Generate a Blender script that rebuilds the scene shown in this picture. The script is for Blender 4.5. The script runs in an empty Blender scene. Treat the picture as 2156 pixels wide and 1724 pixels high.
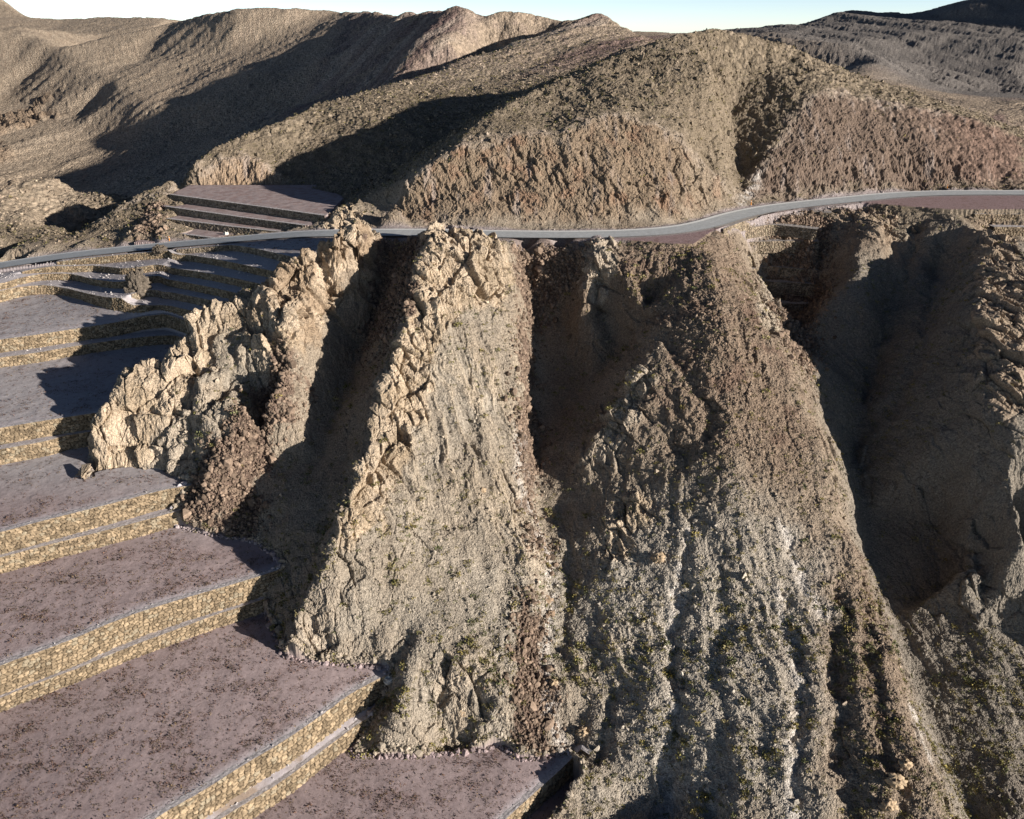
# ============ SECTION 1: camera maths ============
import bpy, math, os, random, time
import numpy as np
from mathutils import Vector
from mathutils.geometry import delaunay_2d_cdt
T0_=time.time()
Q=float(os.environ.get('QUAL','1'))
W_,H_=2156.0,1724.4
FP=1700.0; CH=45.0
PITCH=math.atan((H_/2-60)/FP)
SUN_AZ=math.radians(-26); SUN_EL=math.radians(13.5)
cP,sP=math.cos(PITCH),math.sin(PITCH)
def ray(x,y):
    a=(np.asarray(x,float)-W_/2)/FP; b=-(np.asarray(y,float)-H_/2)/FP
    return np.stack([a,cP+b*sP,-sP+b*cP],-1)
def at_z(x,y,z):
    r=ray(x,y); t=(z-CH)/r[...,2]; return np.stack([r[...,0]*t,r[...,1]*t,z+0*t],-1)
def at_Y(x,y,Y):
    r=ray(x,y); t=Y/r[...,1]; return np.stack([r[...,0]*t,Y+0*t,CH+r[...,2]*t],-1)
def at_xYz(x,Y,z):
    zc=Y*cP+(CH-z)*sP; return np.array([(x-W_/2)/FP*zc,Y,z],float)
def proj(p):
    p=np.asarray(p,float); zc=p[...,1]*cP+(CH-p[...,2])*sP; yc=-p[...,1]*sP*-1+0
    up=p[...,1]*sP-(CH-p[...,2])*cP
    return W_/2+FP*p[...,0]/zc, H_/2-FP*up/zc

# ============ SECTION 2: road and terraces ============
ROADU=[(-200,590,-13),(-90,569,-11.8),(0,552,-10.2),(86,539,-9.1),(171,528,-8.0),(257,519,-7),(343,511,-5.9),(480,499,-3.7),(614,487,-1.5),(710,483,-.4),(803,482,0),(909,482,0),(984,484,0),(1120,486,0),(1255,486,0),(1379,480.7,0),(1451,470,0),(1523,448,0),(1595,434,.2),(1667,425,.4),(1775,414,.7),(1883,404,1),(1991,400.5,1.3),(2155,400.5,1.6),(2300,403,2),(2450,408,2.4)]
def smooth_poly(P,n=2):
    P=np.array(P,float)
    for _ in range(n):
        Q_=np.empty((len(P)*2,P.shape[1])); Q_[0::2]=P*.75+np.vstack([P[:1],P[:-1]])*.25; Q_[1::2]=P*.75+np.vstack([P[1:],P[-1:]])*.25
        Q_[0]=P[0];Q_[-1]=P[-1];P=Q_
    return P
def resample(P,step):
    d=np.r_[0,np.cumsum(np.linalg.norm(np.diff(P[:,:2],axis=0),axis=1))]
    n=max(2,int(d[-1]/step)+1); s=np.linspace(0,d[-1],n)
    return np.stack([np.interp(s,d,P[:,k]) for k in range(P.shape[1])],1)
def normals2(P):
    t=np.gradient(P[:,:2],axis=0); t/=np.linalg.norm(t,axis=1)[:,None]+1e-9
    return np.stack([-t[:,1],t[:,0]],1)
RU=np.array([at_z(x,y,z) for x,y,z in ROADU])
RU=resample(smooth_poly(RU,3),2.0)
RN=normals2(RU)              # points to +Y side (uphill)
RW=7.6
RC=RU.copy(); RC[:,:2]-=RN*RW/2     # centre line
RL=RU.copy(); RL[:,:2]-=RN*RW
def road_z_at(X): 
    o=np.argsort(RC[:,0]); return np.interp(X,RC[o,0],RC[o,2])
r4=lambda p:[(x*.3428,y*.3428+492.7) for x,y in p]
bl=lambda p:[(x*.4285,y*.4285+985) for x,y in p]
z2=lambda p:[(x*.4285+591,y*.4285+985) for x,y in p]
r1=lambda p:[(x*.3428,y*.3428) for x,y in p]
# walls of the terraces below the road; name, top edge, height at left..right (px x, h), field drop above it
WALLS=[
 ('A',r4([(1100,66),(1155,62),(1300,58),(1500,75),(1660,110),(1900,170)]),[(370,0),(400,1.2),(560,1.6)],0.0),
 ('B',r4([(480,112),(525,118),(640,118),(740,105),(860,95),(1000,95),(1250,140),(1500,190),(1700,235)]),[(150,0),(185,.9),(230,1.4),(600,1.7)],0.1),
 ('C',r4([(-400,330),(0,262),(190,221),(350,186),(500,186),(650,200),(770,216),(1000,182),(1250,235),(1500,285),(1700,330)]),[(20,0),(70,1.0),(120,1.5),(600,1.7)],0.05),
 ('D',r4([(-400,400),(0,310),(150,262),(300,240),(450,245),(600,283),(740,300),(900,262),(1000,262),(1250,318),(1500,375)]),[(0,1.5),(600,1.8)],0.1),
 ('X',r4([(-400,445),(0,345),(150,318),(300,312),(450,338),(600,380),(740,395),(850,355),(1000,345),(1250,398),(1450,440)]),[(0,0),(262,0),(290,1.7),(600,1.7)],0.0),
 ('E',r4([(-400,455),(0,350),(150,322),(300,315),(450,342),(650,392),(800,432),(900,440),(1000,432),(1200,478),(1400,520)]),[(0,1.8),(600,2.0)],0.2),
 ('F',r4([(-400,715),(0,650),(200,625),(400,595),(560,572),(800,540),(1000,515),(1180,535),(1350,570)]),[(0,2.8),(600,2.8)],1.6),
 ('G',r4([(-400,815),(0,760),(200,735),(400,700),(600,668),(800,642),(1000,622),(1150,630)]),[(0,2.2),(280,2.1)],0.1),
 ('H',r4([(-400,1262),(0,1195),(200,1160),(360,1135),(560,1105),(800,1070)]),[(0,3.2),(600,3.2)],2.2),
 ('I',r4([(-400,1392),(0,1325),(200,1290),(300,1270),(400,1240),(600,1190)]),[(0,3.0),(600,2.6)],0.1),
 ('J',bl([(-400,425),(0,320),(200,265),(400,215),(600,165),(800,110),(940,90),(1040,60)]),[(0,3.9),(600,3.3)],1.8),
 ('K',bl([(-400,545),(0,445),(300,365),(600,290),(850,222),(960,190)]),[(0,2.8),(600,2.8)],0.2),
 ('L',bl([(-400,1150),(0,972),(300,870),(600,740),(900,645),(1200,560),(1410,490),(1560,430)]),[(0,4.6),(600,3.8)],2.4),
 ('M',bl([(-400,1285),(0,1118),(300,1028),(600,898),(900,788),(1200,678),(1300,638),(1400,600)]),[(0,2.0),(600,2.4)],0.4),
 ('N',bl([(500,1900),(800,1700),(1000,1590),(1200,1460),(1400,1345),(1678,1150)])+z2([(300,1140),(420,1070),(550,1008),(660,950)]),[(0,4.4),(860,4.0)],3.4),
 ('O',bl([(870,1870),(1150,1690),(1400,1540)])+z2([(200,1400),(300,1325),(400,1250),(490,1205),(600,1140)]),[(0,3.6),(860,2.6)],0.7),
 ('P',z2([(900,1920),(1110,1724),(1250,1600),(1400,1470),(1440,1440),(1540,1370)]),[(0,3.8),(1300,3.2)],3.0),
]
def PF2(X): return np.interp(X,[-140,-110,-60],[-15.1,-14.6,-13.8])
terr=[]  # dicts with X,Y arrays, drop function of X
def prof(X):  # base level from road
    return road_z_at(X)-.25
def level_at(X,k):  # level of the surface just above wall k's top (after field drops)
    z=prof(X)
    for t in terr[:k]: z=z-np.interp(X,t['X'],t['h'])-t['fd'] if t['n']!='E' else PF2(X)
    return z
for k,(nm,pts,hs,fd) in enumerate(WALLS):
    P=[]
    if nm not in 'ABNOP': pts=[(2.2*pts[0][0]-1.2*pts[1][0],2.2*pts[0][1]-1.2*pts[1][1])]+list(pts)
    for x,y in pts:
        X=0.0
        p=at_z(x,y,-10.)
        for _ in range(8):
            z=level_at(p[0],k)-fd; p=at_z(x,y,z)
        P.append((p[0],p[1],z,x))
    P=np.array(P); P=resample(smooth_poly(P,1),1.5)
    o=np.argsort(P[:,0]); P=P[o]
    h=np.interp(P[:,3],[a for a,b in hs],[b for a,b in hs])
    if nm=='E': h=np.maximum(level_at(P[:,0],k)-fd-PF2(P[:,0]),.8)
    terr.append(dict(n=nm,X=P[:,0],Y=P[:,1],Z=P[:,2],h=h,fd=fd,px=P[:,3]))
def Yw(t,X):
    Y=np.interp(X,t['X'],t['Y'])
    sl=(t['Y'][3]-t['Y'][0])/(t['X'][3]-t['X'][0]+1e-6); sl=np.clip(sl,-1.2,1.2)
    Y=np.where(X<t['X'][0],t['Y'][0]+(X-t['X'][0])*sl,Y)
    sr=(t['Y'][-1]-t['Y'][-4])/(t['X'][-1]-t['X'][-4]+1e-6); sr=np.clip(sr,-1.2,1.2)
    return np.where(X>t['X'][-1],t['Y'][-1]+(X-t['X'][-1])*sr,Y)
def chain(X):   # lips of all walls, kept a step apart
    yp=np.interp(X,RL[:,0],RL[:,1])-1.0; out=[]; gap=.3
    for t in terr:
        y=np.minimum(Yw(t,X),yp-gap); out.append(y); gap=np.where(np.interp(X,t['X'],t['h'])>.3,1.25,.2); yp=y
    return out
def terrace_height(X,Y):
    z=prof(X); yp=np.interp(X,RL[:,0],RL[:,1])-1.0
    berm=np.zeros_like(X)
    for t,y in zip(terr,chain(X)):
        u=np.clip((yp-Y)/np.maximum(yp-y,.2),0,1); z=z-u*t['fd']
        s=np.clip((y-Y)/.12+4.5,0,1)
        z=z-s*np.interp(X,t['X'],t['h']) if t['n']!='E' else z*(1-s)+s*PF2(X)
        yp=y
    return z
# terraces above the road (uphill field), fixed top level
UZ=1.2
UW=[('U1',r1([(1040,1195),(1300,1230),(1600,1270),(1990,1325)]),2.0),
    ('U2',r1([(1010,1268),(1200,1295),(1500,1337),(1870,1385)]),1.9),
    ('U3',r1([(990,1340),(1200,1365),(1400,1390),(1600,1412),(1800,1432)]),1.8),
    ('U4',r1([(990,1418),(1100,1436),(1220,1452),(1400,1475)]),1.6)]
up=[];z=UZ
for nm,pts,h in UW:
    P=np.array([tuple(at_z(x,y,z))+(x,) for x,y in pts]); P=resample(P,1.5)
    up.append(dict(n=nm,X=P[:,0],Y=P[:,1],Z=P[:,2],h=np.full(len(P),h),px=P[:,3])); z-=h
def up_height(X,Y):
    z=np.full_like(X,UZ)
    for t in up:
        y=np.interp(X,t['X'],t['Y']); z=z-np.clip((y-Y)/.12+4.5,0,1)*t['h'][0]
    return z
if __name__=='__main__' and os.environ.get('DBG'):
    for t in terr+up: print(t['n'],'X %.0f..%.0f Y %.0f..%.0f Z %.1f..%.1f'%(t['X'][0],t['X'][-1],t['Y'][0],t['Y'][-1],t['Z'][0],t['Z'][-1]))
    print(proj([10,150,-5.]),at_z(*[float(v) for v in proj([10,150,-5.])],-5.))
sc=bpy.context.scene
cam=bpy.data.cameras.new('camera'); co=bpy.data.objects.new('camera',cam); sc.collection.objects.link(co); sc.camera=co
co.location=(0,0,CH); co.rotation_euler=(math.pi/2-PITCH,0,0); cam.sensor_width=36; cam.lens=36*FP/W_; cam.clip_end=6000
wd=bpy.data.worlds.new('World'); sc.world=wd; wd.use_nodes=True; nt=wd.node_tree; bg=nt.nodes['Background']; sk=nt.nodes.new('ShaderNodeTexSky'); sk.sky_type='NISHITA'; sk.sun_disc=False
sk.sun_elevation=SUN_EL; sk.sun_rotation=math.pi/2-SUN_AZ; tn=nt.nodes.new('ShaderNodeVectorMath'); tn.operation='MULTIPLY'; tn.inputs[1].default_value=(1.27,1.11,1.02); nt.links.new(sk.outputs[0],tn.inputs[0])
tcw=nt.nodes.new('ShaderNodeTexCoord'); sxz=nt.nodes.new('ShaderNodeSeparateXYZ'); nt.links.new(tcw.outputs['Generated'],sxz.inputs[0]); hz=nt.nodes.new('ShaderNodeMapRange'); hz.interpolation_type='SMOOTHSTEP'
for q_,v_ in (('From Min',0.),('From Max',.45),('To Min',1.4),('To Max',.5)): hz.inputs[q_].default_value=v_
nt.links.new(sxz.outputs['Z'],hz.inputs['Value']); t2=nt.nodes.new('ShaderNodeVectorMath'); t2.operation='SCALE'; nt.links.new(tn.outputs[0],t2.inputs[0]); nt.links.new(hz.outputs[0],t2.inputs['Scale']); nt.links.new(t2.outputs[0],bg.inputs[0]); bg.inputs[1].default_value=.064
sk.altitude=900; sk.dust_density=.1; sk.air_density=.55; sk.ozone_density=2
sd=bpy.data.lights.new('sun','SUN'); so=bpy.data.objects.new('sun',sd); sc.collection.objects.link(so); sd.energy=5.0; sd.angle=math.radians(.5); sd.color=(1,.925,.83)
d=Vector((math.cos(SUN_EL)*math.cos(SUN_AZ),math.cos(SUN_EL)*math.sin(SUN_AZ),math.sin(SUN_EL))); so.rotation_euler=d.to_track_quat('Z','Y').to_euler()
sc.view_settings.view_transform='Standard'; sc.view_settings.look='None'; sc.view_settings.exposure=.93
# ============ SECTION 3: terrain control lines ============
def zbase(y): return float(np.interp(y,[440,500,560,600,700,800,900,1000,1200,1400,1600,1724,1900],[2,-.5,-5.3,-8.5,-15.5,-22.5,-29,-34.5,-43.5,-50,-54.5,-58,-62]))
def march_fn(x,y,hf,dz=0,n=500,y0=45,y1=400):
    r=ray(x,y); Ys=np.linspace(y0,y1,n); t=Ys/r[1]; X=r[0]*t; Z=CH+r[2]*t
    h=hf(X,Ys)+dz; i=np.argmax(Z<h)
    return np.array([X[i],Ys[i],h[i]])
def TP(x,y,dz=0): return march_fn(x,y,terrace_height,dz)
CP=[]   # world polylines
def add(mode,pts,off=None,close=None):
    P=[]
    for p in pts:
        x,y,v=(tuple(p)+(0,))[:3]
        if mode=='b': q=at_z(x,y,zbase(y)+v)
        elif mode=='z': q=at_z(x,y,v)
        elif mode=='Y': q=at_Y(x,y,v)
        elif mode=='t': q=TP(x,y,v)
        elif mode=='w': q=at_xYz(x,y,v)
        elif mode=='W': q=np.array([x,y,v],float)
        P.append(q)
    P=np.array(P,float); CP.append(P)
    if off:
        for o in off: CP.append(P+np.array(o,float))
    return P
def addW(P): CP.append(np.array(P,float))
# road bench
m=slice(None)
addW(np.c_[RL[:,:2]-RN*1.6,RL[:,2]-.25]); addW(np.c_[RU[:,:2]+RN*2.0,RU[:,2]-.2]); addW(np.c_[RC[:,:2],RC[:,2]-.2])
# bench edge / aprons
add('z',[(820,500,-.4),(895,500,-.4)])
add('z',[(1090,501,-.4),(1160,503,-.4),(1235,502,-.4)])
add('z',[(1300,506,-.3),(1360,512,-.3),(1420,517,-.4),(1462,517,-.5),(1490,501,-.4),(1520,487,-.3)])
add('z',[(1800,430,.3),(1850,434,.2),(1900,439,.2),(2000,447,.1),(2050,449,.1)])
add('Y',[(1775,420,226)],)
# cut toes
add('z',[(785,470,.3),(850,476,.2),(1000,477,.2),(1120,473,.3),(1250,471,.3),(1350,469,.3),(1420,462,.3),(1500,445,.3),(1560,430,.5),(1650,416,.8),(1800,404,1.2),(1900,394,1.4),(2000,392,1.6),(2155,390,1.8),(2300,391,2.4),(2450,394,3)])
# hill 1 cut top
add('Y',[(790,463,206),(830,420,207),(900,350,215),(960,305,220),(1030,290,222),(1100,280,223),(1180,285,222),(1240,255,227),(1310,235,231),(1380,262,229),(1440,305,227),(1500,358,227),(1545,405,231)])
add('Y',[(840,460,209),(900,420,212),(1000,400,213),(1100,390,213),(1200,385,213),(1300,380,213),(1400,390,215),(1480,420,221)])
# hill 1 left crest, body, skyline
add('Y',[(960,302,222),(985,270,229),(1060,222,240),(1120,190,250),(1200,160,259),(1300,115,268),(1400,78,277),(1450,66,281),(1520,60,286),(1580,68,288),(1640,85,289),(1700,110,290),(1800,150,291),(1900,185,291),(2000,218,288),(2100,250,284),(2156,272,281),(2300,330,275)])
add('Y',[(1100,240,236),(1200,230,240),(1300,190,244),(1400,200,243),(1450,250,236),(1400,130,262),(1500,140,262),(1480,330,232)])
add('w',[(1370,330,30),(1450,345,32),(1520,350,33),(1640,350,27),(1800,350,18),(1950,345,9),(2100,340,2),(2300,335,-5)])
# gully between hill 1 and right cut
add('Y',[(1561,412,233),(1552,340,252),(1535,250,269),(1560,185,279),(1620,140,284)])
add('Y',[(1574,410,234),(1585,365,242),(1625,315,248),(1665,262,257),(1700,205,266),(1730,190,270),(1790,200,273),(1850,213,273),(1900,220,273),(2000,236,272),(2100,264,270),(2156,290,268),(2300,345,264)])
add('Y',[(1650,350,243),(1750,320,249),(1850,320,254),(1950,320,256),(2050,325,258),(2156,340,261)])
add('Y',[(1800,170,284),(1950,208,282),(2080,250,277)])
# valley between hill 1 and hill 2
V2=add('Y',[(745,440,216),(790,400,228),(850,345,258),(950,275,288),(1060,205,323),(1200,150,365),(1370,88,420)])
# hill 2 crest
H2=add('Y',[(-200,520,222),(0,503,226),(80,496,228),(160,488,231),(250,432,238),(310,398,244),(360,371,250),(450,310,268),(520,280,279),(600,250,290),(700,202,318),(740,188,330),(830,163,358),(915,141,385),(985,120,410),(1037,99,430),(1082,82,450),(1141,64,475),(1210,36,505),(1265,12,520),(1310,38,505),(1370,78,480),(1450,110,470)])
CP.append(H2[3:-3]+np.array([-10,22,-11])); CP.append(H2[2:-5]+np.array([-24,60,-30])); CP.append(H2[-7:-3]+np.array([-15,45,-14]))
CP.append(H2[-3:]+np.array([20,60,-25]))
add('Y',[(570,330,274),(700,270,292),(760,235,300),(900,200,335),(1050,160,375),(1150,110,420),(1230,70,460)])
# hill 2 cut pocket + slope above the upper terrace
add('Y',[(368,400,250),(425,366,258),(470,342,262),(512,326,266),(545,338,264),(600,376,262),(660,388,258)])
add('z',[(365,404,1.4),(480,398,1.4),(580,396,1.4),(650,394,1.4),(715,408,1.3),(735,432,1.1)])
add('Y',[(345,408,240),(325,430,236),(290,460,229),(200,490,224)]) 
add('Y',[(338,490,214),(330,465,222)])
add('z',[(640,470,-5),(560,470,-8),(400,470,-10),(380,440,-6),(500,440,-6),(600,440,-5)])  # under the upper terrace
add('Y',[(-200,560,216),(0,530,213),(86,519,214),(171,511,214),(257,505,213),(340,500,212)])
# left dark valley and hills
add('w',[(0,500,-60),(-150,450,-62)]); add('Y',[(165,392,545),(250,305,620),(310,243,640),(450,275,590),(600,232,590),(700,190,550),(800,166,510),(865,152,480)])
add('Y',[(-60,10,1300),(0,-12,1300),(30,25,1300),(60,35,1250),(140,40,1230),(220,33,1200),(300,35,1150),(350,40,1130),(420,45,1150)])
add('w',[(-60,1450,40),(140,1450,20),(350,1450,10),(600,1450,10)])
add('Y',[(190,130,900),(230,110,960),(290,80,1000),(345,50,1050)])
add('Y',[(-100,70,880),(0,60,900),(40,52,900),(100,85,850),(200,150,760),(305,216,660)])
add('Y',[(100,70,1050),(200,70,1030),(260,60,1040)])
add('Y',[(-100,250,700),(0,200,780),(100,240,710),(200,230,710),(0,330,600),(100,350,590),(200,300,640),(-100,380,560)])
add('Y',[(0,170,800),(60,160,810)])
K=add('Y',[(20,375,272),(45,345,277),(68,342,279),(100,352,281),(150,388,283)])
add('Y',[(-80,400,258),(0,405,262),(60,425,265),(120,412,272),(170,400,280)]); add('Y',[(-80,470,244),(0,450,250),(60,462,248),(110,470,246)]); CP.append(K+np.array([-6,16,-12])); CP.append(K+np.array([-10,50,-34]))
# hill 4
add('Y',[(365,42,900),(430,25,860),(500,12,820),(600,10,825),(700,15,845),(760,18,800),(820,19,700),(880,18,620),(930,12,570)])
add('Y',[(720,22,830),(680,40,810),(640,62,780),(560,150,660),(450,203,630),(380,226,640)])
add('w',[(365,1050,10),(500,1000,20),(700,1000,20),(930,850,20)])
add('Y',[(300,130,800),(400,100,790),(380,170,710),(470,110,760),(560,90,760),(600,50,795)])
add('Y',[(820,70,600),(780,105,590),(700,110,650),(650,150,640),(560,190,630),(740,60,720),(700,160,600)])
# hill 3
add('Y',[(950,4,560),(985,-3,545),(1050,1,550),(1150,8,560),(1230,8,560),(1290,25,560)])
add('w',[(950,700,20),(1150,700,20),(1290,680,15)])
add('Y',[(935,18,550),(885,65,525),(850,115,500),(832,155,475)])
add('Y',[(862,75,560),(830,112,540),(800,140,515)])
add('Y',[(915,139,412),(985,110,450),(1050,84,480),(1120,60,515),(1200,30,550),(1255,14,560)])
add('Y',[(960,80,500),(1020,40,560),(1100,35,570)])
# far right mountains and plain
add('Y',[(1575,66,1200),(1600,57,1200),(1650,60,1250),(1680,65,1300),(1720,40,1500),(1790,15,1550),(1850,25,1560),(1890,27,1560),(1950,12,1500),(2000,0,1450),(2100,-22,1400),(2156,-32,1400),(2300,-60,1400),(2500,-60,1400)])
add('w',[(1575,1900,0),(1800,1900,0),(2100,1900,0),(2500,1900,0)])
add('Y',[(1660,92,1000),(1750,92,1000),(1800,95,980),(1850,112,960),(1950,152,940),(2030,180,920),(2100,190,900),(2300,195,900)])
add('Y',[(1700,80,1150),(1800,75,1200),(1900,110,1150),(2000,140,1100),(2156,180,1000)])
add('Y',[(1850,60,1350),(1950,55,1320),(2050,60,1250),(2156,70,1180),(2300,80,1180),(1990,30,1380)])
add('Y',[(1800,160,700),(1950,195,680),(2100,208,600),(2156,210,600),(2300,214,600)])
add('Y',[(2050,222,480),(2156,215,500),(2300,220,500)])
add('w',[(1500,800,-20),(1300,1000,-10),(1000,1100,-10),(700,1100,-10)])
# ---- spur A
A0=add('Y',[(805,503,191),(775,470,185),(750,450,179),(725,435,174.5),(705,455,173),(690,480,171.5),(640,520,168),(600,560,168),(575,592,168),(560,620,164),(510,650,160)])
A0[2:6,2]+=2.4; A0[1,2]+=1.2; A0[6:8,2]+=1.2; CP.append(A0[4:]+np.array([-7,6,-12])); CP.append(A0[4:]+np.array([-10,9,-20])); CP.append(A0[1:4]+np.array([-2,8,-8]))
A1=add('z',[(150,1003,-27.8),(165,958,-24),(200,890,-21),(240,830,-17.5),(280,762,-14),(330,742,-12.5),(350,760,-14),(365,776,-16.5),(377,722,-12),(400,700,-10.5),(420,660,-8),(450,632,-6.5),(500,600,-5)])
CP.append(A1+np.array([-2.2,.6,-.8])); CP.append(A1[1:]+np.array([-6,3,-12])); CP.append(A1[:]+np.array([-9,5,-20]))
A2=add('Y',[(790,548,184),(730,602,176),(700,642,168),(688,690,161),(640,732,152),(612,770,146),(603,802,141)])
CP.append(A2[1:]+np.array([3.5,-1,-8]))
add('Y',[(720,520,176),(690,560,171),(650,600,165),(620,650,156),(600,715,148),(562,800,139),(500,900,133),(440,1000,126)])
add('z',[(640,780,-18),(585,850,-22),(555,940,-27.5),(535,1040,-32.5)]); 
TB=[[(152,1005),(260,985),(340,990),(400,1015)],[(365,1108),(440,1125),(540,1140),(600,1195)],[(555,1287),(580,1340),(600,1385),(640,1395),(740,1402),(830,1410)],[(797,1505),(735,1592),(850,1600),(1000,1580),(1060,1575),(1090,1600),(1130,1602),(1200,1592)]]
TBW=[np.array([TP(*p) for p in L_]) for L_ in TB]
for L_ in TBW: addW(L_)
add('z',[(640,1240,-38.3),(612,1330,-41.5)])
add('z',[(310,900,-23),(400,850,-19),(450,780,-15.5),(480,700,-11)])
# gully G1
G1=add('z',[(830,503,-.8),(812,560,-5.2),(800,600,-8.8),(775,700,-16.5),(715,850,-25),(655,1000,-30.5),(600,1110,-34.2)])
# spur B
add('z',[(905,482,3.2),(940,478,3.8),(975,478,3.2),(1005,491,1.5),(1060,499,-.3)])
B1=add('b',[(893,520,5),(885,560,5.5),(862,620,6),(850,700,6.5),(820,760,7),(797,810,7.5),(778,900,8.5),(765,960,9.5),(742,1020,10),(720,1080,10.5),(705,1120,10.5),(698,1165,10),(680,1215,9),(650,1250,7.4),(625,1300,6),(612,1350,5.7)])
CP.append(B1[1:-3]+np.array([-5,1,-7]))
add('b',[(960,540,5),(980,600,4.5),(980,700,5),(975,800,5),(950,1000,5.5),(900,1150,5),(880,1300,3.8),(860,1415,3.9),(840,1500,2)]); add('b',[(700,1300,5.6),(760,1310,4.8),(810,1340,4.2)])
add('b',[(1060,520,2.5),(1080,600,2.5),(1093,700,2.2),(1095,850,2.2),(1095,950,2.2),(1090,1050,2),(1125,1180,1.5),(1115,1330,1.5),(1045,1480,1),(1035,1550,.8)])
add('b',[(1108,545,-1),(1115,600,-2),(1128,700,-3),(1120,850,-3.5),(1120,950,-3),(1130,1050,-1.5),(1155,1180,-1),(1140,1350,-1),(1110,1500,-1),(1100,1570,-.6)])
add('b',[(1180,560,-1.5),(1190,650,-2.5),(1210,800,-3.6),(1170,890,-3),(1300,750,-2.5),(1265,650,-1)])
add('z',[(1262,494,.9),(1256,512,.2),(1248,530,-1)]); add('b',[(1235,580,1.5),(1222,625,1)])
# spur C
C1=add('b',[(1455,540,2),(1405,600,3),(1393,700,3.6),(1350,775,3.6),(1275,870,3),(1250,915,2.3),(1285,970,1.5),(1340,1050,2),(1300,1110,1.8),(1265,1175,1)])
CP.append(C1[1:6]+np.array([-4,1,-6]))
add('b',[(1500,540,3),(1520,600,4.5),(1530,700,5.5),(1540,900,6),(1550,1100,5),(1550,1300,3),(1550,1500,2),(1550,1724,1.5)])
add('b',[(1330,550,2.2),(1345,600,2.6),(1360,650,2.6),(1290,580,1.6)])
C2=add('b',[(1512,510,.2),(1540,560,.3),(1582,615,1),(1618,660,2.6),(1640,700,3.5),(1700,860,4.5),(1735,950,4.5),(1750,1080,4.5),(1795,1150,4.5),(1815,1220,4),(1860,1330,4),(1895,1480,4),(1950,1600,4),(1995,1724,4),(2040,1850,3)])
CP.append(C2[3:]+np.array([6,2,-7]))
add('b',[(1170,990,-1),(1225,1040,-.3),(1205,1110,-.4),(1240,1220,0)]); add('b',[(1200,1200,-.5),(1250,1400,-1),(1262,1500,-2),(1300,1600,-2.8),(1350,1724,-3.5),(1240,1724,-3.2)])
add('z',[(1208,1632,-57.2),(1170,1700,-60),(1110,1790,-63),(1000,1900,-66)])
# valley head with dark walls, valley, ridge D
add('z',[(1665,720,-22),(1690,700,-21)])
add('z',[(1870,470,-3),(1875,560,-10),(1885,650,-17),(1850,750,-24.5),(1812,860,-31.5),(1800,1000,-40.5),(1830,1150,-48),(1880,1300,-54),(1920,1450,-59),(1985,1600,-63),(2040,1724,-66.5),(2090,1850,-69)])
add('z',[(1790,460,-1.5),(1800,500,-3.5),(1810,560,-8),(1820,640,-15)]); add('z',[(1850,470,-1),(1850,510,-4)])
D1=add('z',[(2040,470,-1.0),(2062,505,-2.6),(2072,560,-4.2),(2060,620,-7),(2076,700,-11),(2082,780,-15.5),(2100,850,-19.5),(2130,900,-22),(2150,1000,-28),(2165,1100,-33)])
CP.append(D1[1:]+np.array([-6,2,-8])); CP.append(D1[1:]+np.array([14,-4,-1])); CP.append(D1[1:]+np.array([30,-4,-5]))
add('z',[(2025,1108,-41.5),(2045,1180,-45.8),(2060,1260,-49.2),(2085,1400,-54.8),(2120,1550,-60),(2156,1724,-63.6)])
add('z',[(1985,1120,-45.5),(2000,1250,-52)]); add('z',[(2110,1180,-47),(2156,1290,-51),(2250,1450,-56)])
add('z',[(2300,1000,-38),(2400,1300,-49),(2400,1724,-66)])
# under terraces
add('t',[(0,600,-7),(200,640,-7),(330,660,-7)]); add('t',[(-250,700,-7),(-250,900,-7),(-250,1200,-7),(-200,1500,-7),(0,1750,-7),(300,1850,-7),(700,1850,-7),(1000,1850,-7)])
add('t',[(0,850,-7),(120,830,-7)]); add('t',[(130,1040,-5),(330,1050,-5)]); add('t',[(0,1050,-6),(100,1060,-6),(250,1090,-5)]); add('t',[(50,1250,-6),(350,1200,-6),(500,1220,-5)])
add('t',[(100,1550,-6),(400,1450,-6),(650,1480,-5)]); add('t',[(700,1724,-6),(1000,1680,-5),(950,1620,-4)])
add('t',[(480,570,-6),(430,600,-6),(300,560,-4)]); add('t',[(100,580,-4),(300,530,-1.5),(500,510,-1)])
# outer frame
addW([(-250,20,-60),(-100,20,-70),(0,20,-75),(120,20,-78),(250,20,-70)])
addW([(-300,150,-25),(-320,250,-10),(-420,400,0),(-700,800,50),(-900,1300,60),(-600,2300,0),(0,2300,0),(800,2300,0),(2600,2300,60)])
addW([(170,80,-50),(180,150,-25),(200,190,-5)]) ; addW([(330,200,15),(400,300,30),(420,150,20)]); addW([(1000,700,60),(900,400,60),(1400,900,140),(2000,1400,200)])

# walls in the valley head and at the right edge: lip lines, level, height, label
rg=lambda p:[(x*.36+1379,y*.36+374.5) for x,y in p]
VW=[(rg([(400,300),(480,268),(600,228),(700,205),(780,196),(900,196),(1030,206)]),-.35,1.9,'curved stone wall just below the road bend in the valley head'),
    (rg([(430,305),(520,300),(600,285),(680,272),(800,285),(950,302)]),-2.4,2.3,'second stone wall below the bend half sunlit'),
    (rg([(480,392),(560,375),(660,372),(780,370),(960,372)]),-6.2,2.6,'stone wall in the middle of the rubble below the bend'),
    (rg([(540,462),(600,445),(690,440),(800,450),(950,455)]),-9.6,2.3,'stone wall with its left end in the sun below the bend'),
    (rg([(575,535),(640,515),(700,520),(820,530),(950,540)]),-12.6,2.2,'small stone wall near the pale gravel tongue'),
    (rg([(640,600),(690,610),(800,612),(940,622)]),-15.8,2.9,'shaded stone wall under the pale gravel tongue'),
    (rg([(690,725),(760,735),(850,738),(910,735)]),-20.4,2.8,'lowest shaded stone wall in the valley head')]
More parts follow.
